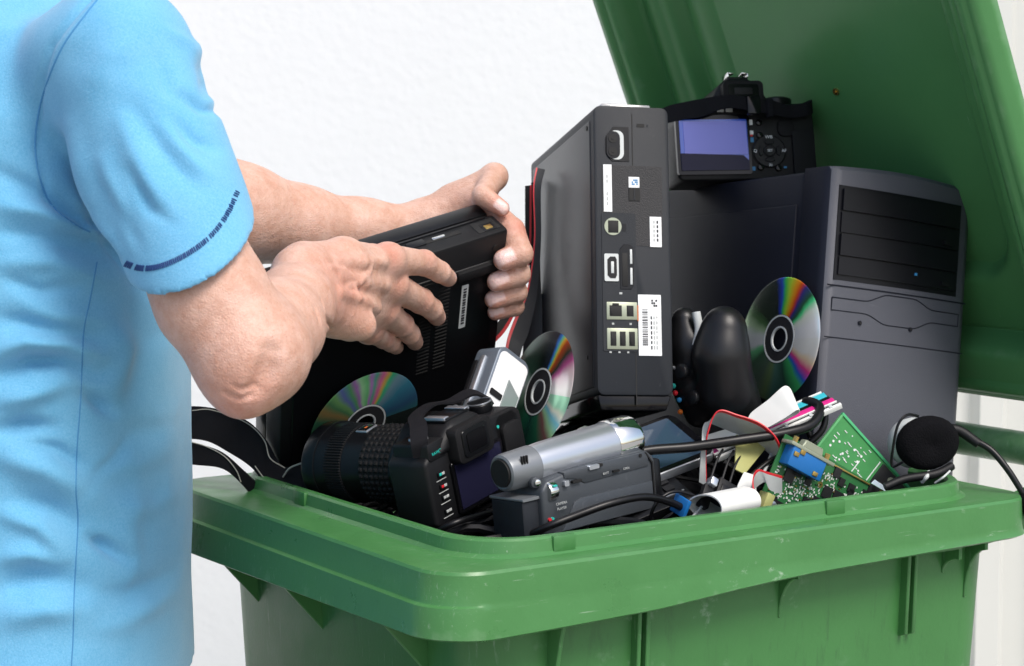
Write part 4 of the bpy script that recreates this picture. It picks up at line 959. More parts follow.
# ------------------------------------------------------------------ game controller (organic shape from a distance field)
class Field:
    def __init__(s, lo, hi, h):
        s.lo = np.array(lo, float); s.h = h; s.n = np.ceil((np.array(hi) - s.lo) / h).astype(int) + 1
        s.d = np.full(s.n, 1.0, np.float32)
    def block(s, lo, hi):
        i0 = np.clip(np.floor((np.array(lo) - s.lo) / s.h).astype(int), 0, s.n - 1); i1 = np.clip(np.ceil((np.array(hi) - s.lo) / s.h).astype(int) + 1, 1, s.n)
        i1 = np.maximum(i1, i0 + 1)
        ax = [s.lo[k] + s.h * np.arange(i0[k], i1[k]) for k in range(3)]
        return tuple(slice(i0[k], i1[k]) for k in range(3)), np.meshgrid(*ax, indexing='ij')
    @staticmethod
    def smin(a, b, k):
        h = np.clip(.5 + .5 * (b - a) / k, 0, 1); return b + (a - b) * h - k * h * (1 - h)
    @staticmethod
    def capd(X, a, b, ra, rb):
        a, b = np.array(a, float), np.array(b, float); ab = b - a; L2 = max(float(ab @ ab), 1e-12)
        t = np.clip(((X[0] - a[0]) * ab[0] + (X[1] - a[1]) * ab[1] + (X[2] - a[2]) * ab[2]) / L2, 0, 1)
        return np.sqrt((X[0] - a[0] - t * ab[0]) ** 2 + (X[1] - a[1] - t * ab[1]) ** 2 + (X[2] - a[2] - t * ab[2]) ** 2) - (ra + (rb - ra) * t)
    def cap(s, a, b, ra, rb, k=.01):
        m = max(ra, rb) + k * 2 + 3 * s.h
        sl, X = s.block(np.minimum(a, b) - m, np.maximum(a, b) + m)
        s.d[sl] = s.smin(s.d[sl], s.capd(X, a, b, ra, rb).astype(np.float32), k)
    def cut(s, a, b, ra, rb, k=.004):
        m = max(ra, rb) + k * 2 + 3 * s.h
        sl, X = s.block(np.minimum(a, b) - m, np.maximum(a, b) + m)
        s.d[sl] = -s.smin(-s.d[sl], s.capd(X, a, b, ra, rb).astype(np.float32), k)
    def fingers(s, chains, k=.008, kj=.003):
        """each chain joins the palm smoothly but stays apart from its neighbours"""
        base = s.d.copy()
        for ch in chains:
            pts = np.array([c[:3] for c in ch]); rs = [c[3] for c in ch]; m = max(rs) + 2 * k + 3 * s.h
            sl, X = s.block(pts.min(0) - m, pts.max(0) + m); F = None
            for i in range(len(ch) - 1):
                f = s.capd(X, pts[i], pts[i + 1], rs[i], rs[i + 1]).astype(np.float32)
                F = f if F is None else s.smin(F, f, kj)
            s.d[sl] = np.minimum(s.d[sl], s.smin(base[sl], F, k))
    def mesh(s):
        """surface nets"""
        d = s.d; neg = d < 0; n = s.n
        cnt = np.zeros(n - 1, np.int8)
        for i in (0, 1):
            for j in (0, 1):
                for k in (0, 1): cnt += neg[i:n[0] - 1 + i, j:n[1] - 1 + j, k:n[2] - 1 + k]
        act = (cnt > 0) & (cnt < 8); ids = np.argwhere(act); idx = np.full(n - 1, -1, np.int64); idx[act] = np.arange(len(ids))
        pos = np.zeros((len(ids), 3)); w = np.zeros(len(ids))
        cr = [(i, j, k) for i in (0, 1) for j in (0, 1) for k in (0, 1)]
        val = {c: d[ids[:, 0] + c[0], ids[:, 1] + c[1], ids[:, 2] + c[2]] for c in cr}
        for c in cr:
            for a in range(3):
                if c[a] == 0:
                    e = list(c); e[a] = 1; e = tuple(e); v0, v1 = val[c], val[e]; m = (v0 < 0) != (v1 < 0)
                    t = np.where(m, v0 / np.where(m, v0 - v1, 1), 0)
                    p = np.array(c, float)[None].repeat(len(ids), 0); p[:, a] = t
                    pos[m] += p[m]; w[m] += 1
        V = s.lo + s.h * (ids + pos / w[:, None])
        Fs = []
        for a in range(3):
            b, c = (a + 1) % 3, (a + 2) % 3
            sl0 = [slice(None)] * 3; sl1 = [slice(None)] * 3; sl0[a] = slice(0, -1); sl1[a] = slice(1, None)
            x = neg[tuple(sl0)] != neg[tuple(sl1)]; e = np.argwhere(x)
            e = e[(e[:, b] > 0) & (e[:, c] > 0) & (e[:, b] < n[b] - 1) & (e[:, c] < n[c] - 1)]
            ins = neg[tuple(e.T)]
            def at(db, dc):
                q = e.copy(); q[:, b] += db; q[:, c] += dc; return idx[tuple(q.T)]
            quad = np.stack([at(-1, -1), at(0, -1), at(0, 0), at(-1, 0)], 1)
            quad[~ins] = quad[~ins][:, ::-1]; Fs.append(quad)
        F = np.concatenate(Fs); return V, F[(F >= 0).all(1)]
def np_mesh(name, V, F, mats, parent=None, relax=2):
    V = V.astype(np.float64)
    if relax:
        E = np.concatenate([F[:, [0, 1]], F[:, [1, 2]], F[:, [2, 3]], F[:, [3, 0]]]); E = np.concatenate([E, E[:, ::-1]])
        deg = np.bincount(E[:, 0], minlength=len(V))[:, None]
        def lap(U):
            return np.stack([np.bincount(E[:, 0], weights=U[E[:, 1], k], minlength=len(V)) for k in range(3)], 1) / np.maximum(deg, 1) - U
        for i in range(relax):
            V = V + .5 * lap(V); V = V - .52 * lap(V) if i < relax - 1 or relax > 2 else V
    me = bpy.data.meshes.new(name); me.from_pydata(V.tolist(), [], F.tolist()); me.update()
    for m in (mats if isinstance(mats, (list, tuple)) else [mats]): me.materials.append(m)
    me.polygons.foreach_set('use_smooth', [True] * len(me.polygons))
    return link(name, me, parent), V

GO = P(712, 362, 1.86)
s = thing('game_controller', 'glossy black game controller standing on end between console and rainbow disc', 'game controller', Matrix.Translation(GO))
q = lambda px, py, Y: np.array(P(px, py, Y) - GO)
f = Field(np.minimum(q(655, 300, 1.80), q(655, 440, 1.80)) - .01, np.maximum(q(775, 290, 1.95), q(775, 430, 1.95)) + .01, .0014)
f.cap(q(724, 328, 1.852), q(721, 355, 1.85), .0205, .0225, .012)
f.cap(q(721, 355, 1.85), q(726, 388, 1.855), .0225, .0215, .02)
f.cap(q(726, 388, 1.855), q(735, 404, 1.86), .0215, .0195, .02)
f.cap(q(735, 402, 1.86), q(750, 414, 1.865), .017, .010, .02)
f.cap(q(684, 320, 1.892), q(688, 345, 1.887), .012, .0155, .01)
f.cap(q(688, 345, 1.887), q(694, 385, 1.88), .0155, .019, .012)
f.cap(q(694, 385, 1.88), q(700, 412, 1.875), .019, .015, .012)
f.cap(q(700, 390, 1.872), q(722, 396, 1.862), .018, .018, .014)
V, F = f.mesh(); o_, _ = np_mesh('shell', V, F, mat('controller_black', (.007, .007, .008), .36, bump=.1, bscale=1500, spec=.4), s, 3)
bm = nb(); tube(bm, [q(728, 312, 1.84), q(735, 330, 1.834), q(734, 360, 1.829), q(737, 390, 1.832), q(748, 410, 1.853)], .0006, n=6); fin('shell_seam', bm, m_hole, s)
for px, py, Y, r in ((688, 372, 1.852, .0085), (699, 398, 1.85, .0085)):
    a = Vector((-.75, -.62, .12)); c0 = Vector(q(px, py, Y))
    bm = nb(); disc(bm, c0, a, .004, .009, 20); disc(bm, c0 + a * .007, a, r * .85, .004, 28, bev=.0015); fin('thumb_stick', bm, m_blk2, s)
for px, py, mm in ((680, 400, m_blueink), (681, 412, m_orange), (676, 393, m_red), (674, 386, m_teal)):
    bm = nb(); disc(bm, Vector(q(px, py, 1.862)), (-.75, -.62, .12), .0024, .003, 20, bev=.0015); fin('button', bm, mm, s)
bm = nb(); disc(bm, Vector(q(674, 368, 1.867)), (-.75, -.62, .1), .002, .003, 14); fin('lamp_ring', bm, m_silver, s)
bm = nb(); tube(bm, [q(696, 312, 1.875), q(699, 330, 1.872), q(696, 346, 1.868)], .0042, n=12); fin('trigger', bm, m_lightgrey, s)

# ------------------------------------------------------------------ two phones, ribbons, boards, cables
M = frame(P(630, 486, 1.745), P(700, 459, 1.785), P(654, 438, 1.81))
s = thing('smartphone', 'black phone with silver edge and glossy reflecting screen lying right of the camcorder', 'phone', M)
w_, h_ = .1, .07
bm = nb(); prism(bm, rr2(0, w_, 0, h_, .01), 0, .01, .002, 2); fin('body', bm, m_silver, s)
bm = nb(); prism(bm, rr2(.0015, w_ - .0015, .0015, h_ - .0015, .009), -.001, .002); fin('glass', bm, m_gloss, s)
bm = nb(); prism(bm, rr2(.008, w_ - .01, .006, h_ - .006, .002), -.0014, 0); fin('screen', bm, mat('phone_screen', (.03, .055, .09), .08, spec=.9), s)
M = frame(P(632, 522, 1.72), P(700, 494, 1.752), P(636, 494, 1.755))
s = thing('remote_control', 'flat black handset with thin silver trim lying below the reflecting phone', 'remote control', M)
bm = nb(); prism(bm, rr2(0, .068, 0, .045, .006), 0, .014, .002, 2); fin('body', bm, m_blk2, s)
for z in (.012, .04):
    bm = nb(); box(bm, (.004, -.001, z), (.064, .001, z + .0012), .0002); fin('trim', bm, m_silver, s)
for i in range(4):
    for j in range(2):
        bm = nb(); prism(bm, rr2(.008 + i * .0135, .018 + i * .0135, .018 + j * .01, .025 + j * .01, .001), -.0016, .001); fin('key', bm, m_blk, s)

s = thing('ribbon_cable', 'grey flat cable with red edge arching over the black lead beside the phone', 'cable', Matrix.Translation(P(740, 450, 1.80)))
o = P(740, 450, 1.80)
def st_(*a): return [(P(*p) - o, P(*r_) - o) for p, r_ in a]
bm = nb(); ribbon(bm, st_(((707, 486, 1.775), (699, 482, 1.775)), ((706, 455, 1.775), (701, 450, 1.772)), ((708, 433, 1.775), (704, 425, 1.79)), ((718, 411, 1.775), (713, 424, 1.80)), ((738, 415, 1.775), (735, 434, 1.80)), ((760, 423, 1.775), (752, 442, 1.80)), ((775, 436, 1.775), (768, 452, 1.80)), ((783, 452, 1.78), (770, 458, 1.80)))[::1], .0011, mi=0, edge_mi=1, edge_w=.13)
fin('flat_strip', bm, [m_ribgrey, m_red], s)
bm = nb(); ribbon(bm, st_(((757, 507, 1.735), (750, 490, 1.745)), ((753, 482, 1.74), (750, 492, 1.75)), ((757, 470, 1.745), (764, 482, 1.75)), ((768, 472, 1.748), (770, 490, 1.75)), ((782, 476, 1.75), (782, 494, 1.755))), .0011, edge_mi=1, edge_w=.13)
fin('flat_strip', bm, [m_ribgrey, m_red], s)
s = thing('ribbon_cable', 'broad white flat cable folded over itself on the striped panel', 'cable', Matrix.Translation(o))
bm = nb(); ribbon(bm, st_(((720, 452, 1.80), (704, 436, 1.80)), ((755, 437, 1.795), (742, 423, 1.80)), ((762, 431, 1.795), (752, 412, 1.80)), ((785, 418, 1.79), (768, 400, 1.80)), ((797, 410, 1.79), (785, 386, 1.80)), ((797, 414, 1.80), (791, 397, 1.81)), ((770, 427, 1.805), (768, 412, 1.815)))[::1], .0011, n=10)
fin('flat_strip', bm, m_offwhite, s)
s = thing('ribbon_cable', 'pale flat cable rolled into a loop at the front rim with blue plug', 'cable', Matrix.Translation(o))
bm = nb(); pts = []
for i in range(13):
    a = R(-60 + 25 * i); c0 = (703, 503); c1 = (744, 495)
    k = 1 - .12 * i / 12
    pts.append(((c0[0] + 19 * k * math.cos(a), c0[1] - 15 * k * math.sin(a) + 6, 1.712 - .016 * math.cos(a)), (c1[0] + 17 * k * math.cos(a), c1[1] - 15 * k * math.sin(a) + 6, 1.748 - .016 * math.cos(a))))
ribbon(bm, st_(*pts), .0012, n=5); fin('flat_strip', bm, m_offwhite, s)
bm = nb(); ribbon(bm, st_(((735, 492, 1.752), (757, 500, 1.757)), ((739, 482, 1.757), (756, 487, 1.76)), ((744, 472, 1.762), (757, 476, 1.764))), .0012); fin('flat_strip', bm, m_offwhite, s)
bm = nb(); M2 = frame(P(682, 518, 1.715) - o, P(690, 520, 1.72) - o, P(689, 502, 1.715) - o); box(bm, (0, 0, 0), (.004, .02, .016), .0008, M=M2); fin('plug', bm, m_blue, s)
s = thing('drive_connector', 'black plug block on thin leads under the yellow plate', 'connector', frame(P(715, 497, 1.735), P(733, 508, 1.74), P(732, 474, 1.755)))
bm = nb(); box(bm, (0, 0, .0), (.021, .012, .022), .0015); bd = fin('housing', bm, m_blk, s)
bm = nb(); box(bm, (.003, -.0014, .004), (.018, .001, .016), .0006); fin('recess', bm, m_blk2, bd)
bm = nb(); box(bm, (-.011, .003, -.012), (-.001, .01, .01), .001); fin('small_plug', bm, m_blk, s)
bm = nb(); box(bm, (-.009, -.002, .009), (-.002, .008, .017), .001); fin('clear_clip', bm, m_silver, s)
for x, z0 in ((-.007, .017), (.004, .022), (.012, .022)):
    bm = nb(); tube(bm, [L(x, .004, z0 - .002), L(x + .001, .005, z0 + .02), L(x + .005, .008, z0 + .035)], .0012, n=8); fin('lead', bm, m_blk, s)
bm = nb(); tube(bm, [L(-.006, .006, -.01), L(-.012, .006, -.025), L(-.022, .004, -.04)], .0013, n=8); fin('lead', bm, m_lightgrey, s)
s = thing('metal_plate', 'pale yellow metal plate standing slanted behind the black plug block', 'plate', frame(P(735, 469, 1.765), P(752, 478, 1.77), P(754, 433, 1.80)))
bm = nb(); prism(bm, [(0, 0), (.011, 0), (.032, .045), (-.004, .036)], 0, .0016, .0003, 1); fin('sheet', bm, m_yellow, s)

M = frame(P(757, 442, 1.80), P(842, 405, 1.815), P(735, 424, 1.83))
s = thing('striped_panel', 'narrow panel of cyan, black and magenta strips with white edging under the white cable', 'panel', M)
wd = (P(842, 405, 1.815) - P(757, 442, 1.80)).length; wd0 = -.04
z = 0
for nm, dz, mm in (('edging', .0035, m_offwhite), ('strip', .003, m_blk2), ('edging', .002, m_offwhite), ('strip', .0075, m_magenta), ('strip', .004, m_blk2), ('strip', .0075, m_cyan), ('edging', .0018, m_offwhite)):
    bm = nb(); box(bm, (wd0, 0 if nm == 'strip' else -.0012, z), (wd - z * .25, .004, z + dz - .0002), .0004); fin(nm, bm, mm, s); z += dz
for x in (.01, .03, .055, .075):
    bm = nb(); box(bm, (x, -.0022, .0005), (x + .003, .001, .0055), .0003); fin('clip', bm, m_lightgrey, s)

# circuit boards
def board(label, M, w_, h_, mm, outline=None):
    s = thing('circuit_board', label, 'circuit board', M, 'green circuit boards by the right rim')
    bm = nb(); prism(bm, outline or [(0, 0), (w_, 0), (w_, h_), (0, h_)], 0, .0016, .0002, 1); fin('board', bm, mm, s, smooth=False); return s
M = frame(P(756, 508, 1.758), P(846, 555, 1.812), P(786, 444, 1.775))
w_ = .135; h_ = .072
s = board('green card with blue video socket and many tiny chips at the right rim', M, w_, h_, m_pcb, [(0, -.012), (.03, -.012), (w_, .03), (w_, h_ - .002), (.05, h_), (.0, h_)])
random.seed(11)
bm = nb()
for k in range(900):
    x, z = random.uniform(.004, w_ - .01), random.uniform(-.015, h_ - .012 - .022 * 0)
    if z > h_ - .008 or z < -.01 + max(0, x - .03) * .42: continue
    if .002 < x < .05 and z > .044: continue
    big = random.random()
    if big < .05: sx, sz, hh, mi = random.uniform(.006, .012), random.uniform(.006, .012), .0016, 1
    elif big < .55: sx, sz, hh, mi = .0008, .0016, .0007, 0
    else: sx, sz, hh, mi = random.choice(((.0018, .001), (.001, .002))) + (.0009, random.choice((0, 0, 1, 2)))
    box(bm, (x, -hh, z), (x + sx, .0005, z + sz), mi=mi)
tag(fin('components', bm, [m_solder, m_chip, m_gold], s, smooth=False), kind='stuff')
bm = nb(); box(bm, (.004, -.013, .046), (.046, .0, .066), .0012); vg = fin('video_socket', bm, m_blue, s)
bm = nb(); box(bm, (-.001, -.014, .064), (.054, .001, .0672), .0004); fin('shell_plate', bm, m_portmetal, vg)
for x in (.006, .047):
    bm = nb(); disc(bm, (x, -.008, .067), (0, 0, 1), .0026, .006, 6); fin('jack_screw', bm, m_gold, vg)
bm = nb(); prism(bm, [(.014, .0672), (.04, .0672), (.038, .0745), (.016, .0745)], -.011, -.003, .0008, 1); fin('socket_shell', bm, m_portmetal, vg)
for x, z in ((.006, .058), (.034, .05), (.012, .062)):
    bm = nb(); box(bm, (x, -.0142, z - .002), (x + .006, -.012, z + .002), .0004); fin('gold_latch', bm, m_gold, vg)
for x, z in ((.058, .046), (.108, .034), (.132, .026), (.128, .042)):
    bm = nb(); M2 = Matrix.Translation((x, -.0003, z)) @ Matrix.Rotation(R(90), 4, 'X'); lathe(bm, [(.0012, -.0004), (.0028, -.0004), (.0028, .0006), (.0012, .0006)], 20, M=M2, closed=True); fin('mount_hole', bm, m_gold, s)
for x, z in ((.012, .008), (.024, .0)):
    bm = nb(); disc(bm, (x, 0, z), (0, -1, 0), .004, .007, 20, bev=.0008); fin('capacitor', bm, m_silver, s)
bm = nb(); box(bm, (-.003, -.012, -.004), (.006, .0, .016), .0006); fin('audio_jack', bm, m_yellow, s)
bm = nb(); box(bm, (.052, -.0014, .0675), (.132, .0, .069), .0002); fin('edge_rail', bm, m_gold, s)

M = frame(P(800, 497, 1.815), P(900, 497, 1.86), P(800, 420, 1.80))
# square board standing on its corner
A_, B2, C2 = P(843, 413, 1.842), P(910, 488, 1.868), P(786, 484, 1.81)
M = frame(C2, A_, C2 + (B2 - A_) * -1)
M = frame(A_, B2, A_ + (A_ - C2))
s = board('bare light green board with white printed lines standing on its corner before the tower', M, .1, .1, m_pcbl, [(0, 0), (.112, 0), (.112, -.09), (0, -.09)])
bm = nb(); random.seed(5)
for k in range(90):
    x, z = random.uniform(.006, .05), -random.uniform(.006, .08)
    if random.random() < .6: box(bm, (x, -.0005, z), (x + random.uniform(.0015, .005), .0005, z + .0007))
    else: disc(bm, (x, .0003, z), (0, -1, 0), random.uniform(.0006, .0013), .0008, 8)
for r_ in range(7):
    for q_ in range(9):
        if random.random() < .8: box(bm, (.05 + q_ * .0024, -.0005, -.03 - r_ * .0032), (.0518 + q_ * .0024, .0005, -.0292 - r_ * .0032))
tag(fin('printing', bm, [m_white], s, smooth=False), kind='stuff')
for x in (.044, .062):
    bm = nb(); box(bm, (x, -.0006, -.08), (x + .0008, .0004, -.02 if x < .06 else -.005)); fin('print_line', bm, m_white, s)
bm = nb(); box(bm, (-.0004, -.0012, -.0022), (.112, .0022, .0004), .0002); fin('edge', bm, mat('board_edge_green', (.06, .4, .16), .4), s)
bm = nb(); box(bm, (-.0004, -.001, -.09), (.0018, .002, -.002), .0002); fin('edge', bm, mat('board_edge_pale', (.1, .38, .14), .4), s)
bm = nb(); prism(bm, [(.066, -.004), (.111, -.004), (.111, -.06), (.066, -.04)], -.002, .001, .0003, 1); bp = fin('black_patch', bm, m_chip, s)
bm = nb(); prism(bm, [(.068, -.022), (.085, -.018), (.1, -.03), (.108, -.048), (.08, -.052), (.066, -.04)], -.0028, -.001, .0003, 1); fin('torn_label', bm, mat('pale_blue_label', (.6, .72, .82), .5, var=.25, vscale=300), bp)
bm = nb(); M2 = Matrix.Translation((.082, -.0025, -.0115)) @ Matrix.Rotation(R(90), 4, 'X'); lathe(bm, [(.001, 0), (.0036, 0), (.0036, .0012), (.001, .0012)], 20, M=M2, closed=True); fin('mount_hole', bm, m_portmetal, bp)

# headset with its foam ear pad and boom
HO = P(925, 442, 1.855)
s = thing('headset', 'headset with round black foam ear pad and thin microphone boom hanging over the right rim', 'headset', Matrix.Translation(HO))
h = lambda px, py, Y: P(px, py, Y) - HO
b = bmesh.new(); bmesh.ops.create_uvsphere(b, u_segments=56, v_segments=36, radius=1)
ax = (Vector((.25, -.95, -.12))).normalized(); qm = ax.to_track_quat('Z', 'Y').to_matrix()
for v in b.verts:
    r_ = math.hypot(v.co.x, v.co.y); zz = v.co.z
    k = .0315 * (1 if zz < 0 else 1) ; p = Vector((v.co.x * .0315, v.co.y * .026, zz * .016))
    if zz > 0: p.z -= .007 * max(0, 1 - r_ * 1.25)
    v.co = qm @ p + Vector((.001, -.006, .0)); v.co += v.co.normalized() * .0005 * noise.noise(v.co * 500)
bm = nb(); merge(bm, b); fin('foam_pad', bm, m_foam, s)
bm = nb(); lathe(bm, [(.0001, -.02), (.016, -.02), (.021, -.014), (.024, -.004), (.0225, .002), (.0001, .002)], 40, M=Matrix.Translation((-.0085, .006, -.002)) @ Vector((.5, -.85, 0)).to_track_quat('Z', 'Y').to_matrix().to_4x4()); fin('ear_cup', bm, m_lightgrey, s)
bm = nb(); tube(bm, [h(903, 462, 1.83), h(892, 466, 1.835), h(893, 448, 1.832), h(898, 425, 1.83), h(907, 415, 1.835), h(918, 416, 1.85)], .0013, n=8); fin('lead', bm, m_cable, s)
bm = nb(); tube(bm, [h(938, 432, 1.868), h(957, 430, 1.87), h(979, 444, 1.862)], lambda t_: .0058 - .0012 * t_, n=14); bo = fin('boom_joint', bm, m_blk, s)
bm = nb(); tube(bm, [h(976, 441, 1.864), h(992, 451, 1.858), h(1008, 470, 1.85), h(1022, 492, 1.845), h(1034, 512, 1.845)], lambda t_: .0034 - .0006 * t_, n=12); fin('boom', bm, m_cable, s)
bm = nb(); tube(bm, [h(1022, 494, 1.845), h(1028, 505, 1.845), h(1034, 517, 1.845)], .0075, n=16); fin('microphone', bm, m_foam, s)
bm = nb(); tube(bm, [h(885, 487, 1.83), h(905, 479, 1.835), h(935, 474, 1.84), h(952, 466, 1.85)], .004, n=12); fin('headband', bm, m_blk, s)
for a, c_ in (((922, 482), (929, 472)), ((935, 483), (950, 471))):
    bm = nb(); tube(bm, [h(*a, 1.838), h((a[0] + c_[0]) / 2 + 1, (a[1] + c_[1]) / 2, 1.834), h(*c_, 1.842)], .002 if a[0] < 930 else .001, n=8); fin('pale_clip', bm, m_lightgrey, s)

# cables
def cable(label, pts, r, m=m_cable, n=12):
    o = P(*pts[0]); bm = nb(); tube(bm, [P(*p) - o for p in pts], r, n=n); c = fin('cable', bm, m, None); c.location = o
    return tag(c, label, 'cable')
cable('thick black cable running from the chrome lens ring under the folded white ribbon', [(600, 462, 1.74), (645, 451, 1.755), (690, 447, 1.765), (740, 440, 1.772), (785, 433, 1.785), (812, 424, 1.80), (820, 408, 1.82), (806, 402, 1.835), (790, 416, 1.85)], .0046)
cable('black cable drooping in front of the grey camcorder', [(505, 548, 1.69), (540, 530, 1.652), (575, 516, 1.656), (612, 503, 1.668), (645, 497, 1.69), (672, 503, 1.715), (690, 515, 1.73), (700, 540, 1.76)], .0034)
cable('black cable coiled in front of the tower behind the striped panel', [(770, 470, 1.83), (800, 450, 1.825), (822, 430, 1.825), (824, 410, 1.83), (812, 404, 1.835), (806, 424, 1.832), (814, 446, 1.83), (806, 466, 1.83)], .0032)
cable('short black cable beside the lower right edge of the reflex camera screen', [(430, 536, 1.70), (452, 524, 1.69), (475, 517, 1.705), (500, 512, 1.73), (530, 520, 1.78)], .003)
cable('thin black wires beneath the rolled pale ribbon', [(650, 530, 1.73), (672, 514, 1.728), (690, 508, 1.75), (720, 520, 1.76)], .0018)
cable('thin black lead looping over the front of the flat handset', [(648, 528, 1.72), (655, 505, 1.715), (672, 492, 1.722), (694, 496, 1.735), (706, 512, 1.745), (716, 530, 1.755)], .0016)
cable('thin grey lead between the rolled pale ribbon and the green card', [(738, 530, 1.75), (744, 505, 1.748), (752, 488, 1.755), (765, 470, 1.775), (772, 452, 1.80)], .0015, m_ribgrey)
cable('black lead crossing under the blue video socket', [(725, 505, 1.765), (745, 482, 1.765), (768, 462, 1.78), (785, 452, 1.80), (800, 430, 1.815)], .0022)
cable('curled black lead behind the lens and the left rim', [(292, 500, 1.85), (300, 470, 1.86), (325, 452, 1.87), (350, 470, 1.86), (345, 500, 1.85)], .0024)
# flat harness with red edges behind the console
o = P(520, 300, 2.0); s = thing('cable_harness', 'black and red striped flat lead hanging behind the hand beside the console', 'cable', Matrix.Translation(o))
bm = nb(); ribbon(bm, [(P(a, b_, Y) - o, P(c_, d, Y) - o) for a, b_, c_, d, Y in ((536, 168, 545, 170, 2.03), (533, 190, 541, 190, 2.02), (534, 240, 541, 241, 2.01), (527, 290, 537, 293, 2.0), (514, 320, 529, 330, 1.985), (506, 345, 521, 352, 1.97), (503, 380, 516, 384, 1.96), (502, 420, 515, 424, 1.95))], .0025, edge_mi=1, edge_w=.16); fin('flat_lead', bm, [m_dkgrey, m_red], s)
bm = nb(); ribbon(bm, [(P(a, b_, Y) - o, P(c_, d, Y) - o) for a, b_, c_, d, Y in ((532, 185, 525, 186, 2.035), (530, 260, 524, 262, 2.03), (520, 300, 514, 297, 2.02), (506, 330, 498, 322, 2.0), (488, 350, 483, 340, 1.99), (470, 380, 462, 375, 1.98))], .0022, edge_mi=1, edge_w=.3); fin('flat_lead', bm, [m_blk, m_red], s)
bm = nb(); ribbon(bm, [(P(a, b_, Y) - o, P(c_, d, Y) - o) for a, b_, c_, d, Y in ((541, 180, 531, 183, 2.07), (540, 250, 530, 255, 2.065), (542, 300, 527, 302, 2.06), (548, 345, 523, 347, 2.05), (552, 410, 520, 412, 2.03))], .003); fin('flat_lead', bm, m_blk2, s)
# what fills the bin below: a mat of tangled leads and dark casings
random.seed(21); bm = nb()
CB = MB_.inverted() @ (CM @ Vector((CW / 2, CD_ / 2, 0)))
def fill(x_, w_): return RIMZ - .028 + max(0, CB.z - .006 - RIMZ) * math.exp(-((x_ - CB.x) ** 2 + (w_ - CB.y) ** 2) / .0085) + .05 * math.sin(math.pi * min(1, max(0, (x_ - .02) / .62))) * math.sin(math.pi * min(1, max(0, w_ / .47)))
for k in range(120):
    pts = []; u, v = random.uniform(.1, .56), random.uniform(.08, .41); a = random.uniform(0, 6.28)
    for i in range(6):
        pts.append(MB_ @ Vector((u, v, fill(u, v) - random.uniform(.0, .03)))); a += random.uniform(-.9, .9)
        u = min(.58, max(.08, u + .06 * math.cos(a))); v = min(.42, max(.065, v + .06 * math.sin(a)))
    tube(bm, pts, random.choice((.002, .003, .0042)), n=7, smooth=5)
b = bmesh.new(); G = []
for i in range(25):
    G.append([b.verts.new(MB_ @ Vector((.062 + .536 * i / 24, .046 + .42 * j / 19, fill(.062 + .536 * i / 24, .046 + .42 * j / 19) - .022 + .012 * noise.noise(Vector((i * .8, j * .8, 0)))))) for j in range(20)])
for i in range(24):
    for j in range(19): b.faces.new((G[i][j], G[i + 1][j], G[i + 1][j + 1], G[i][j + 1]))
merge(bm, b)
tag(fin('tangled_leads', bm, m_cable), 'tangle of black leads filling the bin beneath the devices', 'cables', kind='stuff')
# ------------------------------------------------------------------ the man: one body mesh, clothes as parts
LO = LM @ Vector((0, 0, 0))
def lap(px, py, r, extra=.0):
    """point with its skin touching the laptop underside"""
    p = on_plane(px, py, LO, LN, r - .0008 + extra); return p
def A3(v): return np.array((v.x, v.y, v.z))
man = thing('person', 'man in a light blue T-shirt gripping the black laptop with both hands', 'person', Matrix.Translation((-.40, 1.72, 0)))
MO = Vector((-.40, 1.72, 0))
red_pts = []; nail_pts = []
def pt(px, py, Y, r=None):
    p = P(px, py, Y); return (p.x, p.y, p.z) if r is None else (p.x, p.y, p.z, r)
def tp(px, py, r, extra=0):
    p = lap(px, py, r, extra); return (p.x, p.y, p.z, r)
def arm_field(points, h, pad=.035):
    p = np.array([q_[:3] for q_ in points]); return Field(p.min(0) - pad, p.max(0) + pad, h)
def chain(f, pts, k=.015):
    for a, b_ in zip(pts, pts[1:]): f.cap(a[:3], b_[:3], a[3], b_[3], k)
def finger(mcp, pip, dip, tip, f=None): return [mcp, pip, dip, tip]
parts_V, parts_F = [], []
def collect(f, relax=1):
    V, F = f.mesh(); parts_V.append(V); parts_F.append(F + sum(len(v) for v in parts_V[:-1]))

# ---- near arm (his right)
SH = pt(112, 62, 1.545, .052); EL = pt(246, 356, 1.47, .0345); HB = pt(178, 225, 1.495, .0405)
WR = [pt(301, 274, 1.640, .0235), pt(316, 305, 1.636, .022)]
yI = lap(448, 279, .008).y
print('laptop depth at index', yI, 'ring', lap(415, 342, .008).y)
def YB(px, py, back): return lap(px, py, 0).y - back
mI = pt(388, 260, YB(388, 260, .062), .0142); mM = pt(391, 285, YB(391, 285, .062), .0142); mR = pt(383, 310, YB(383, 310, .060), .0132); mP = pt(369, 330, YB(369, 330, .056), .0116)
fI = [mI, pt(424, 263, YB(424, 264, .036), .0114), tp(440, 272, .0099, .012), tp(448, 278, .0084)]
fM = [mM, pt(421, 301, YB(421, 300, .038), .0116), tp(432, 309, .01, .012), tp(437, 317, .0085)]
fR = [mR, pt(402, 325, YB(402, 324, .036), .0108), tp(410, 334, .0095, .011), tp(415, 342, .008)]
fP = [mP, pt(384, 338, YB(384, 337, .032), .0096), tp(391, 343, .0084, .009), tp(396, 347, .0072)]
th = [pt(305, 264, 1.66, .0165), pt(342, 257, 1.70, .0155), pt(372, 258, YB(372, 258, .034), .0125), pt(392, 262, YB(392, 262, .016), .0095)]
f = arm_field([SH, EL, WR[0], fI[3], fP[3], fI[0]], .0016, .065)
chain(f, [SH, HB, pt(213, 300, 1.483, .0395), EL], .02)
f.cap(EL[:3], pt(242, 396, 1.464), .027, .0130, .022)                      # point of the elbow
f.cap(pt(243, 362, 1.47), pt(260, 358, 1.49), .033, .031, .02)
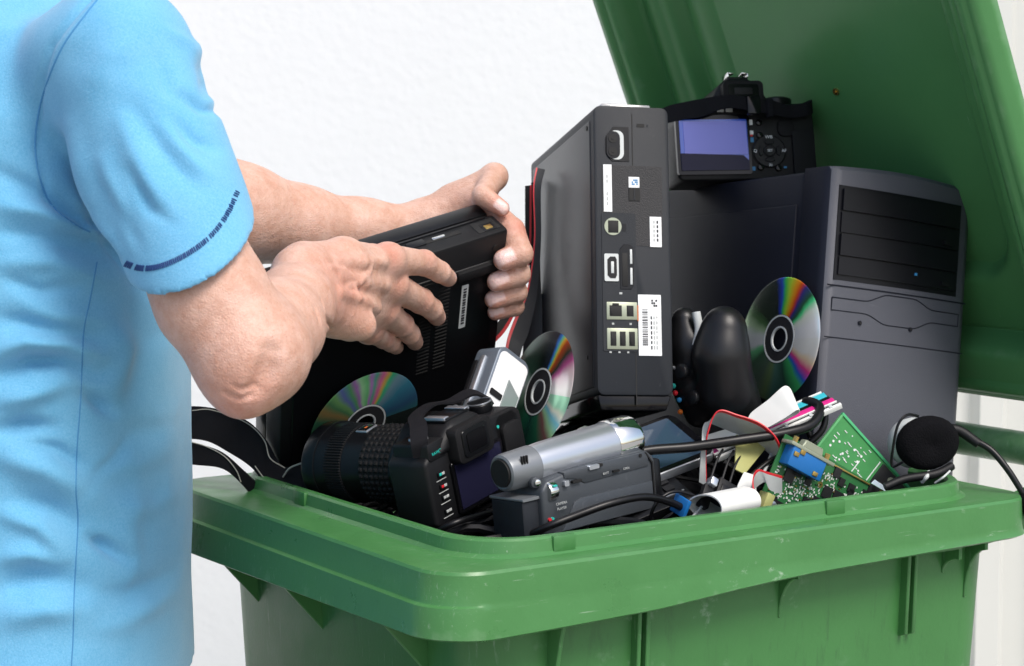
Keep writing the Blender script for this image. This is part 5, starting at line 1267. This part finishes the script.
chain(f, [pt(258, 350, 1.487, .0345), pt(276, 328, 1.545, .033), pt(293, 306, 1.60, .0285), pt(303, 291, 1.632, .0245)], .024)
f.cap(WR[0][:3], WR[1][:3], .0235, .0215, .014)
f.cap(pt(293, 267, 1.628), pt(300, 270, 1.65), .0125, .013, .012)            # wrist bone
for m_, base in ((mI, pt(307, 272, 1.652, .018)), (mM, pt(312, 284, 1.650, .0175)), (mR, pt(319, 298, 1.650, .0165)), (mP, pt(325, 310, 1.652, .0155))):
    mid = [(m_[i] * .55 + base[i] * .45) for i in range(3)]; mid[1] -= .004
    f.cap(base[:3], mid, base[3], .0142, .014); f.cap(mid, m_[:3], .0142, m_[3] * .98, .012)
f.cap(pt(335, 316, 1.672), pt(362, 326, 1.69), .0145, .012, .02)               # heel side of the palm
chain(f, [th[0], th[1]], .014)
f.fingers([fI, fM, fR, fP, th[1:]], .008, .0025)
for fg in (fI, fM, fR, fP):                                                   # knuckles, finger joints
    a = np.array(fg[0][:3]); d_ = np.array([-.15, -1, .35]); d_ /= np.linalg.norm(d_)
    f.cap(a + d_ * .0035, a + d_ * .0035 + np.array([.002, 0, 0]), fg[0][3] * .86, fg[0][3] * .84, .006); red_pts.append((a + d_ * .012, .013))
    b_ = np.array(fg[1][:3]); f.cap(b_ + d_ * .002, b_ + d_ * .0022 + .0001, fg[1][3] * .92, fg[1][3] * .92, .004); red_pts.append((b_ + d_ * .009, .009))
# tendons and veins on the back of the hand
def skin_line(pxs, r, sink, k=.0035, op='cap'):
    pts = []
    for px, py in pxs:
        d_ = ray(px, py); o_ = Vector((0, 0, EYE)); t_ = 1.35; hit = None
        while t_ < 1.9:
            p = o_ + d_ * t_; ii = np.round((A3(p) - f.lo) / f.h).astype(int)
            if (ii >= 0).all() and (ii < f.n).all() and f.d[tuple(ii)] < 0: hit = p; break
            t_ += .001
        if hit is not None: pts.append(A3(hit + d_ * sink))
    for a, b_ in zip(pts, pts[1:]): getattr(f, op)(a, b_, r, r, k)
for pxs in (((335, 262), (362, 262), (384, 262)), ((338, 276), (365, 282), (386, 286)), ((340, 292), (362, 301), (378, 309))): skin_line(pxs, .0026, .0012, .008)
for pxs in (((346, 287), (360, 283), (369, 272), (372, 260)), ((354, 286), (360, 298), (372, 306)), ((330, 267), (345, 271), (360, 283))): skin_line(pxs, .0014, .0003, .004)
for pxs, r_, k_ in ((((272, 352), (268, 372), (258, 388)), .004, .012), (((224, 393), (238, 399), (252, 395)), .0007, .004), (((232, 386), (243, 390), (254, 385)), .0006, .004), (((322, 300), (326, 318), (330, 330)), .0012, .004), (((316, 308), (320, 322)), .0010, .004)): skin_line(pxs, r_, -.0008, k_, 'cut')
collect(f)
def nail(fg, w):
    a, b_ = np.array(fg[2][:3]), np.array(fg[3][:3]); nail_pts.append((a, b_, fg[3][3]))
for fg in (fI, fM, fR, fP): nail(fg, 0)

# ---- far arm (his left): comes from behind the laptop, fingers fold over its right end
SH2 = pt(105, 70, 1.93, .055); EL2 = pt(196, 208, 1.84, .046)
def edge(zl, dx, dy):
    """near the laptop's right end: zl down from the upper edge, dx past the end, dy out of the underside"""
    p = LM @ Vector((LWID + dx, -dy, -zl)); return (p.x, p.y, p.z)
mI2 = (*edge(.012, .010, -.064), .0142); mM2 = (*edge(.033, .012, -.066), .0142); mR2 = (*edge(.054, .010, -.066), .0132); mP2 = (*edge(.072, .006, -.064), .0116)
WR2 = [pt(424, 222, 1.965, .0215), pt(430, 236, 1.972, .02)]
def fold(m_, zl, r, reach): return [m_, (*edge(zl, .0150, -.016), r), (*edge(zl + .006, .007, .0125), r * .9), (*edge(zl + .009, -reach, r * .78), r * .78)]
gI = fold(mI2, .017, .0134, .010); gM = fold(mM2, .041, .0132, .015); gR = fold(mR2, .0625, .0122, .016); gP = fold(mP2, .080, .0104, .012)
t2 = [pt(456, 204, 1.972, .0165), pt(494, 177, 1.965, .0112), (*edge(-.0125, -.002, -.044), .0100), (*edge(-.0068, .007, -.024), .0078)]
f = arm_field([SH2, EL2, gI[1], gP[3], t2[1], WR2[0]], .0016, .065)
chain(f, [SH2, pt(150, 140, 1.89, .050), EL2], .02)
chain(f, [EL2, pt(240, 214, 1.868, .0440), pt(300, 226, 1.905, .0355), pt(360, 231, 1.94, .0285), pt(415, 229, 1.965, .0235)], .02)
f.cap(WR2[0][:3], WR2[1][:3], .022, .0205, .012)
for m_, base in ((mI2, pt(434, 221, 1.97, .0165)), (mM2, pt(436, 229, 1.975, .016)), (mR2, pt(438, 238, 1.98, .015)), (mP2, pt(440, 246, 1.982, .0145))):
    f.cap(base[:3], m_[:3], base[3], m_[3], .016)
f.cap(pt(436, 224, 1.967), t2[0][:3], .0165, .0145, .02); f.cap(t2[0][:3], t2[1][:3], .0145, .0112, .02)
f.cap(t2[0][:3], mI2[:3], .010, .010, .016)
f.fingers([gI, gM, gR, gP, t2], .008, .0025)
for fg in (gI, gM, gR, gP):
    b_ = np.array(fg[1][:3]); red_pts.append((b_ + np.array([.006, -.006, 0]), .012)); red_pts.append((np.array(fg[3][:3]), .011))
    nail(fg, 0)
k2 = np.array(t2[1][:3]); f.cap(k2 + [0, 0, .001], k2 + [.001, 0, .001], .0112, .0112, .006); nail(t2, 0); red_pts.append((np.array(t2[3][:3]), .012))
collect(f)
for p_, r_ in ((np.array(EL[:3]) + np.array([-.005, -.02, -.045]), .04), (np.array(pt(355, 290, 1.64)), .045), (np.array(pt(385, 300, 1.64)), .035)): red_pts.append((p_, r_))

# ---- neck and head (above the picture), joined to the shoulders under the shirt
f = Field((-.62, 1.42, 1.0), (-.14, 2.02, 1.86), .005)
HX, HY, HZ2 = -.365, 1.72, 1.66
f.cap((-.418, 1.72, 1.10), (-.42, 1.72, 1.32), .095, .08, .03)
f.cap(SH[:3], (-.42, 1.66, 1.35), .036, .045, .05); f.cap(SH2[:3], (-.42, 1.78, 1.35), .036, .045, .05)
f.cap((-.415, 1.72, 1.38), (-.385, 1.72, 1.55), .06, .055, .03)
f.cap((HX - .015, HY, HZ2 + .03), (HX + .01, HY, HZ2 + .025), .092, .088, .02)
f.cap((HX + .02, HY, HZ2 - .03), (HX + .055, HY, HZ2 - .075), .062, .034, .03)
f.cap((HX + .094, HY, HZ2 + .01), (HX + .112, HY, HZ2 - .02), .008, .012, .012)
for sgn in (-1, 1):
    f.cap((HX - .005, HY + sgn * .083, HZ2 + .012), (HX - .002, HY + sgn * .082, HZ2 - .022), .014, .010, .008)
    f.cut((HX + .098, HY + sgn * .032, HZ2 + .012), (HX + .099, HY + sgn * .033, HZ2 + .011), .012, .012, .01)
    f.cap((HX + .088, HY + sgn * .032, HZ2 + .011), (HX + .088, HY + sgn * .032, HZ2 + .0112), .0125, .0125, .004)
f.cap((HX + .094, HY - .02, HZ2 - .055), (HX + .094, HY + .02, HZ2 - .055), .006, .006, .006)
collect(f)
V = np.concatenate(parts_V); F = np.concatenate(parts_F)
body, V2 = np_mesh('body', V - np.array(MO), F, m_skin, man, 3)
V2 = V2 + np.array(MO)
tint = np.zeros((len(V2), 4), np.float32); tint[:, 3] = 1
for c_, r_ in red_pts:
    d2 = ((V2 - c_) ** 2).sum(1) / r_ ** 2; tint[:, 0] = np.maximum(tint[:, 0], .8 * min(1, .012 / r_ + .15) * np.exp(-d2))
co_n = np.zeros(len(V2) * 3); body.data.vertices.foreach_get('normal', co_n); co_n = co_n.reshape(-1, 3)
for a, b_, r_ in nail_pts:
    ax = (b_ - a) / np.linalg.norm(b_ - a); rel = V2 - b_; t_ = rel @ ax; rad = rel - t_[:, None] * ax
    # nail side: the side of the fingertip facing away from the laptop
    dors = -np.array((0, 1, 0)) + np.array((0, 0, .45)); dors = dors - ax * (dors @ ax); dors /= np.linalg.norm(dors)
    side = np.cross(ax, dors); u_ = rel @ side; v_ = rel @ dors
    m_ = np.clip((1 - np.maximum(np.abs(u_) / (r_ * .72), np.abs(t_ - r_ * .05) / (r_ * .95))) * 6, 0, 1) * (v_ > r_ * .15) * (np.sqrt((rel ** 2).sum(1)) < r_ * 2)
    tint[:, 1] = np.maximum(tint[:, 1], m_)
at = body.data.color_attributes.new('tint', 'FLOAT_COLOR', 'POINT'); at.data.foreach_set('color', tint.ravel())

# ---- T-shirt
HEM_C = np.array(pt(191, 246, 1.490)); ARM_D = np.array(EL[:3]) - np.array(SH[:3]); ARM_D /= np.linalg.norm(ARM_D)
f = Field((-.60, 1.40, .84), (-.10, 2.06, 1.50), .0028)
X = np.meshgrid(*[f.lo[k] + f.h * np.arange(f.n[k]) for k in range(3)], indexing='ij')
zs = np.array([.80, .95, 1.05, 1.15, 1.25, 1.34, 1.41, 1.455, 1.495])
def ip(v): return np.interp(X[2], zs, v)
cx_, rx_ = ip([-.415, -.413, -.412, -.413, -.416, -.42, -.42, -.42, -.42]), ip([.132, .130, .129, .131, .130, .118, .098, .07, .03])
ry_ = ip([.19, .185, .187, .195, .20, .20, .185, .13, .05])
q_ = ((np.abs((X[0] - cx_) / rx_)) ** 2.3 + (np.abs((X[1] - 1.72) / ry_)) ** 2.3) ** (1 / 2.3)
f.d = ((q_ - 1) * np.minimum(rx_, ry_) * .9).astype(np.float32); del q_
def sleeve(sh, hem, r0, r1, k):
    a, b_ = np.array(sh), np.array(hem); dirv = (b_ - a) / np.linalg.norm(b_ - a); e = b_ + dirv * .07
    sl, Xb = f.block(np.minimum(a, e) - .09, np.maximum(a, e) + .09)
    g_ = Field.capd(Xb, a, e, r0, r1)
    n_ = dirv + np.array([0, .75, 0]); n_ /= np.linalg.norm(n_)
    cutp = (Xb[0] - b_[0]) * n_[0] + (Xb[1] - b_[1]) * n_[1] + (Xb[2] - b_[2]) * n_[2]
    g_ = -Field.smin(-g_, -cutp, .003)
    f.d[sl] = Field.smin(f.d[sl], g_.astype(np.float32), k)
    inner = Field.capd(Xb, b_ - dirv * .045, e, r1 - .0050, r1 - .0042)
    f.d[sl] = np.maximum(f.d[sl], -inner).astype(np.float32)
sleeve(pt(118, 60, 1.535), HEM_C, .060, .0495, .035)
sleeve(pt(108, 68, 1.93), np.array(pt(180, 184, 1.855)), .056, .053, .035)
f.d = np.maximum(f.d, .862 - X[2]).astype(np.float32)
nk = np.sqrt((X[0] + .405) ** 2 + (X[1] - 1.72) ** 2 + (X[2] - 1.555) ** 2) - .08
f.d = np.maximum(f.d, -nk).astype(np.float32); del X, nk
Vs, Fs_ = f.mesh()
# folds: (polyline on the near side in x, z given by photo points, depth, half width)
def fold_line(pxs): return np.array([pt(px, py, 1.53) for px, py in pxs])
FOLDS = [
 ([(0, 172), (30, 188), (60, 208), (88, 226)], -.006, .012), ([(0, 205), (40, 212), (80, 232)], .005, .011), ([(80, 215), (95, 228), (118, 240)], -.008, .010),
 ([(0, 232), (40, 236), (85, 252), (120, 262)], -.006, .013), ([(5, 262), (50, 262), (92, 285)], .005, .013), ([(96, 240), (112, 262), (128, 300)], -.007, .011),
 ([(0, 352), (25, 340), (55, 345), (88, 362)], .010, .014), ([(0, 375), (30, 362), (60, 362), (86, 378)], -.010, .013), ([(0, 402), (28, 395), (60, 385)], .007, .014),
 ([(80, 398), (92, 410), (100, 420)], -.008, .009), ([(0, 432), (22, 426), (48, 430)], -.009, .011), ([(0, 455), (40, 470), (78, 500)], .008, .018), ([(20, 500), (50, 512), (78, 540)], -.006, .014),
 ([(84, 548), (94, 556), (112, 575)], -.008, .008), ([(0, 590), (30, 582), (72, 592)], -.008, .020), ([(0, 620), (40, 612), (74, 618)], .007, .02), ([(80, 600), (115, 612), (160, 606)], -.004, .014),
 ([(100, 330), (112, 360), (104, 400)], .006, .014), ([(120, 300), (128, 350), (118, 400)], -.006, .016), ([(150, 330), (156, 420), (150, 520)], .004, .02), ([(175, 380), (180, 480), (178, 600)], -.003, .012),
 ([(205, 60), (212, 74), (214, 92)], -.006, .007), ([(196, 96), (214, 110), (222, 112)], -.005, .006), ([(140, 125), (165, 175), (190, 210)], .004, .014), ([(80, 130), (100, 190), (118, 230)], .006, .016),
 ([(60, 140), (82, 190), (100, 222)], -.007, .012), ([(150, 110), (180, 150), (215, 190)], -.003, .012), ([(180, 130), (205, 160), (228, 180)], .003, .009), ([(130, 190), (150, 230), (165, 250)], -.003, .01), ([(105, 90), (125, 60), (150, 40)], .003, .02),
 ([(100, 0), (62, 48), (40, 105), (36, 150), (48, 198), (78, 226)], -.003, .004), ([(48, -5), (30, 60), (12, 130)], .004, .025), ([(20, 300), (50, 318), (84, 322)], .005, .014), ([(0, 318), (40, 330), (84, 340)], -.005, .012), ([(95, 470), (120, 480), (150, 470)], .003, .016), ([(110, 440), (135, 450), (165, 440)], -.003, .014), ([(90, 510), (130, 530), (170, 520)], .003, .015), ([(100, 640), (140, 632), (176, 645)], .004, .016),
 ([(88, 190), (104, 222), (128, 250)], -.006, .007), ([(70, 200), (92, 238), (104, 262)], .004, .007), ([(60, 232), (90, 243), (112, 250)], -.005, .006), ([(115, 215), (130, 240), (146, 262)], .003, .007), ([(10, 280), (40, 292), (70, 288)], -.004, .008), ([(0, 515), (35, 528), (60, 560)], .005, .012), ([(0, 560), (25, 556), (50, 566)], .005, .012), ([(30, 445), (52, 452), (74, 470)], -.005, .009), ([(88, 480), (102, 470), (112, 452)], -.003, .008), ([(120, 500), (112, 540), (118, 590)], .003, .012), ([(146, 560), (150, 610), (144, 660)], -.003, .012), ([(172, 30), (192, 45), (206, 62)], .003, .006), ([(190, 120), (206, 140), (226, 150)], -.004, .007), ([(150, 170), (170, 205), (200, 225)], -.003, .008), ([(120, 160), (138, 200), (150, 240)], .003, .01), ([(170, 60), (182, 90), (200, 110)], -.003, .009)]
me = bpy.data.meshes.new('tmp'); me.from_pydata(Vs.tolist(), [], Fs_.tolist()); me.update()
nr = np.zeros(len(Vs) * 3); me.vertices.foreach_get('normal', nr); nr = nr.reshape(-1, 3); bpy.data.meshes.remove(me)
dsp = np.zeros(len(Vs)); near = np.clip((1.70 - Vs[:, 1]) / .1, 0, 1)
for pxs, dep, hw in FOLDS:
    L_ = fold_line(pxs); best = np.full(len(Vs), 9.0); tb = np.zeros(len(Vs)); n_ = len(L_) - 1
    m_ = (Vs[:, 0] > L_[:, 0].min() - .06) & (Vs[:, 0] < L_[:, 0].max() + .06) & (Vs[:, 2] > L_[:, 2].min() - .06) & (Vs[:, 2] < L_[:, 2].max() + .06)
    ii = np.where(m_)[0]
    for i in range(n_):
        a, b_ = L_[i, [0, 2]], L_[i + 1, [0, 2]]; ab = b_ - a; t_ = np.clip(((Vs[ii][:, [0, 2]] - a) @ ab) / (ab @ ab), 0, 1)
        dd = np.linalg.norm(Vs[ii][:, [0, 2]] - a - t_[:, None] * ab, axis=1); bt = dd < best[ii]
        best[ii[bt]] = dd[bt]; tb[ii[bt]] = (i + t_[bt]) / n_
    dsp += (1.35 if hw > .005 else 1.2) * dep * np.exp(-(best / (hw * .6)) ** 2) * (.35 + .65 * np.sin(np.pi * np.clip(tb, 0, 1)) if hw > .005 else 1) * near
rs = np.random.RandomState(4)
for k in range(26):                                     # gentle unevenness of worn cotton
    w_ = rs.normal(size=3) * rs.choice([14, 30, 60]); ph_ = rs.rand() * 6.28
    dsp += .010 / (np.linalg.norm(w_) + 12) * np.sin(Vs @ w_ + ph_)
# no folds across the cut sleeve edge
edge_d = np.abs((Vs - HEM_C) @ ARM_D); 
for b_, dirv in ((HEM_C, ARM_D),):
    rel = Vs - b_; al = rel @ dirv; rad = rel - al[:, None] * dirv; rl = np.linalg.norm(rad, axis=1)
    inner_ = (rl < .08) & (al > -.07) & (al < .07) & ((nr * rad).sum(1) < .3 * rl); dsp[inner_] = 0
    dsp *= np.where((rl < .08) & (al > -.07), np.clip((-al + .012) / .04, .05, 1), 1)
Vs = Vs + nr * dsp[:, None]
shirt, Vsh = np_mesh('tshirt', Vs - np.array(MO), Fs_, m_shirt, man, 3)
dg = BVHTree.FromPolygons([Vector(v) for v in (Vsh + np.array(MO)).tolist()], Fs_.tolist())
def on_shirt(px, py):
    d_ = ray(px, py); h_ = dg.ray_cast(Vector((0, 0, EYE)), d_)
    return h_[0], h_[1]
def dense(pxs, n=14): return [(v.x, v.y) for v in spline([Vector((a, b_, 0)) for a, b_ in pxs], n)]
def seam(pxs, r, name, m_, lift=.0):
    pts = [on_shirt(*p) for p in dense(pxs)]; pts = [h_ + n_ * lift - MO for h_, n_ in pts if h_ is not None and h_.y < 1.75 and n_.dot(ray(100, 200)) < -.05]
    bm = nb(); tube(bm, pts, r, n=6, smooth=0); return fin(name, bm, m_, shirt)
seam([(104, -8), (86, 14), (62, 48), (44, 92), (36, 130), (36, 160), (42, 185), (54, 208), (76, 225), (90, 232)], .0008, 'armhole_seam', m_seam)
seam([(97, 262), (90, 300), (84, 330), (82, 370), (80, 410), (77, 450), (76, 490), (78, 520), (76, 560), (74, 600), (73, 640), (71, 672)], .0006, 'side_seam', m_seam)
bm = nb(); ps = dense([(121, 262), (140, 268), (160, 266), (185, 255), (208, 238), (226, 215), (237, 190)], 13)
for i, (a, b_) in enumerate(ps[:-1]):
    if random.random() < .12: continue
    nx_, ny_ = ps[i + 1][0] - a, ps[i + 1][1] - b_; l_ = math.hypot(nx_, ny_); nx_, ny_ = -ny_ / l_, nx_ / l_
    e0 = on_shirt(a + nx_ * random.uniform(2.2, 3.4), b_ + ny_ * 2.8); e1 = on_shirt(a - nx_ * random.uniform(2.2, 3.4) + 1.2, b_ - ny_ * 2.8)
    if e0[0] is None or e1[0] is None or (e0[0] - e1[0]).length > .012: continue
    e0, e1 = (e0, e1)
    tube(bm, [e0[0] + e0[1] * .0002 - MO, (e0[0] + e1[0]) / 2 + e0[1] * .0005 - MO, e1[0] + e1[1] * .0002 - MO], .00062, n=5, smooth=0)
fin('hem_stitching', bm, m_stitch, shirt)

# ---- trousers, shoes, hair (outside the picture)
f = Field((-.62, 1.46, .04), (-.10, 1.98, .93), .008)
f.cap((-.425, 1.66, .84), (-.425, 1.78, .84), .105, .105, .05)
for sgn in (-1, 1):
    f.cap((-.405, 1.72 + sgn * .085, .80), (-.385, 1.72 + sgn * .10, .46), .095, .066, .03); f.cap((-.385, 1.72 + sgn * .10, .46), (-.41, 1.72 + sgn * .11, .09), .066, .052, .02)
V, F = f.mesh(); np_mesh('trousers', V - np.array(MO), F, m_jean, man, 3)
for sgn in (-1, 1):
    f = Field((-.52, 1.72 + sgn * .11 - .07, -.01), (-.18, 1.72 + sgn * .11 + .07, .14), .006)
    f.cap((-.45, 1.72 + sgn * .11, .045), (-.25, 1.72 + sgn * .125, .035), .044, .036, .02); f.cap((-.42, 1.72 + sgn * .11, .05), (-.41, 1.72 + sgn * .11, .1), .045, .045, .02)
    f.d = np.maximum(f.d, -(f.lo[2] + f.h * np.arange(f.n[2]))[None, None, :] + .0).astype(np.float32)
    V, F = f.mesh(); np_mesh('shoe', V - np.array(MO), F, m_shoe, man, 3)
f = Field((HX - .14, HY - .13, HZ2 - .09), (HX + .14, HY + .13, HZ2 + .15), .005)
f.cap((HX - .02, HY, HZ2 + .042), (HX + .005, HY, HZ2 + .045), .097, .09, .01); f.cap((HX - .05, HY, HZ2 + .01), (HX - .05, HY, HZ2 - .03), .07, .055, .03)
f.cut((HX + .12, HY, HZ2 + .03), (HX + .12, HY, HZ2 - .1), .075, .085, .01); f.cut((HX + .05, HY - .12, HZ2 - .05), (HX + .05, HY + .12, HZ2 - .05), .06, .06, .01)
V, F = f.mesh(); np_mesh('hair', V - np.array(MO), F, m_hair, man, 2)
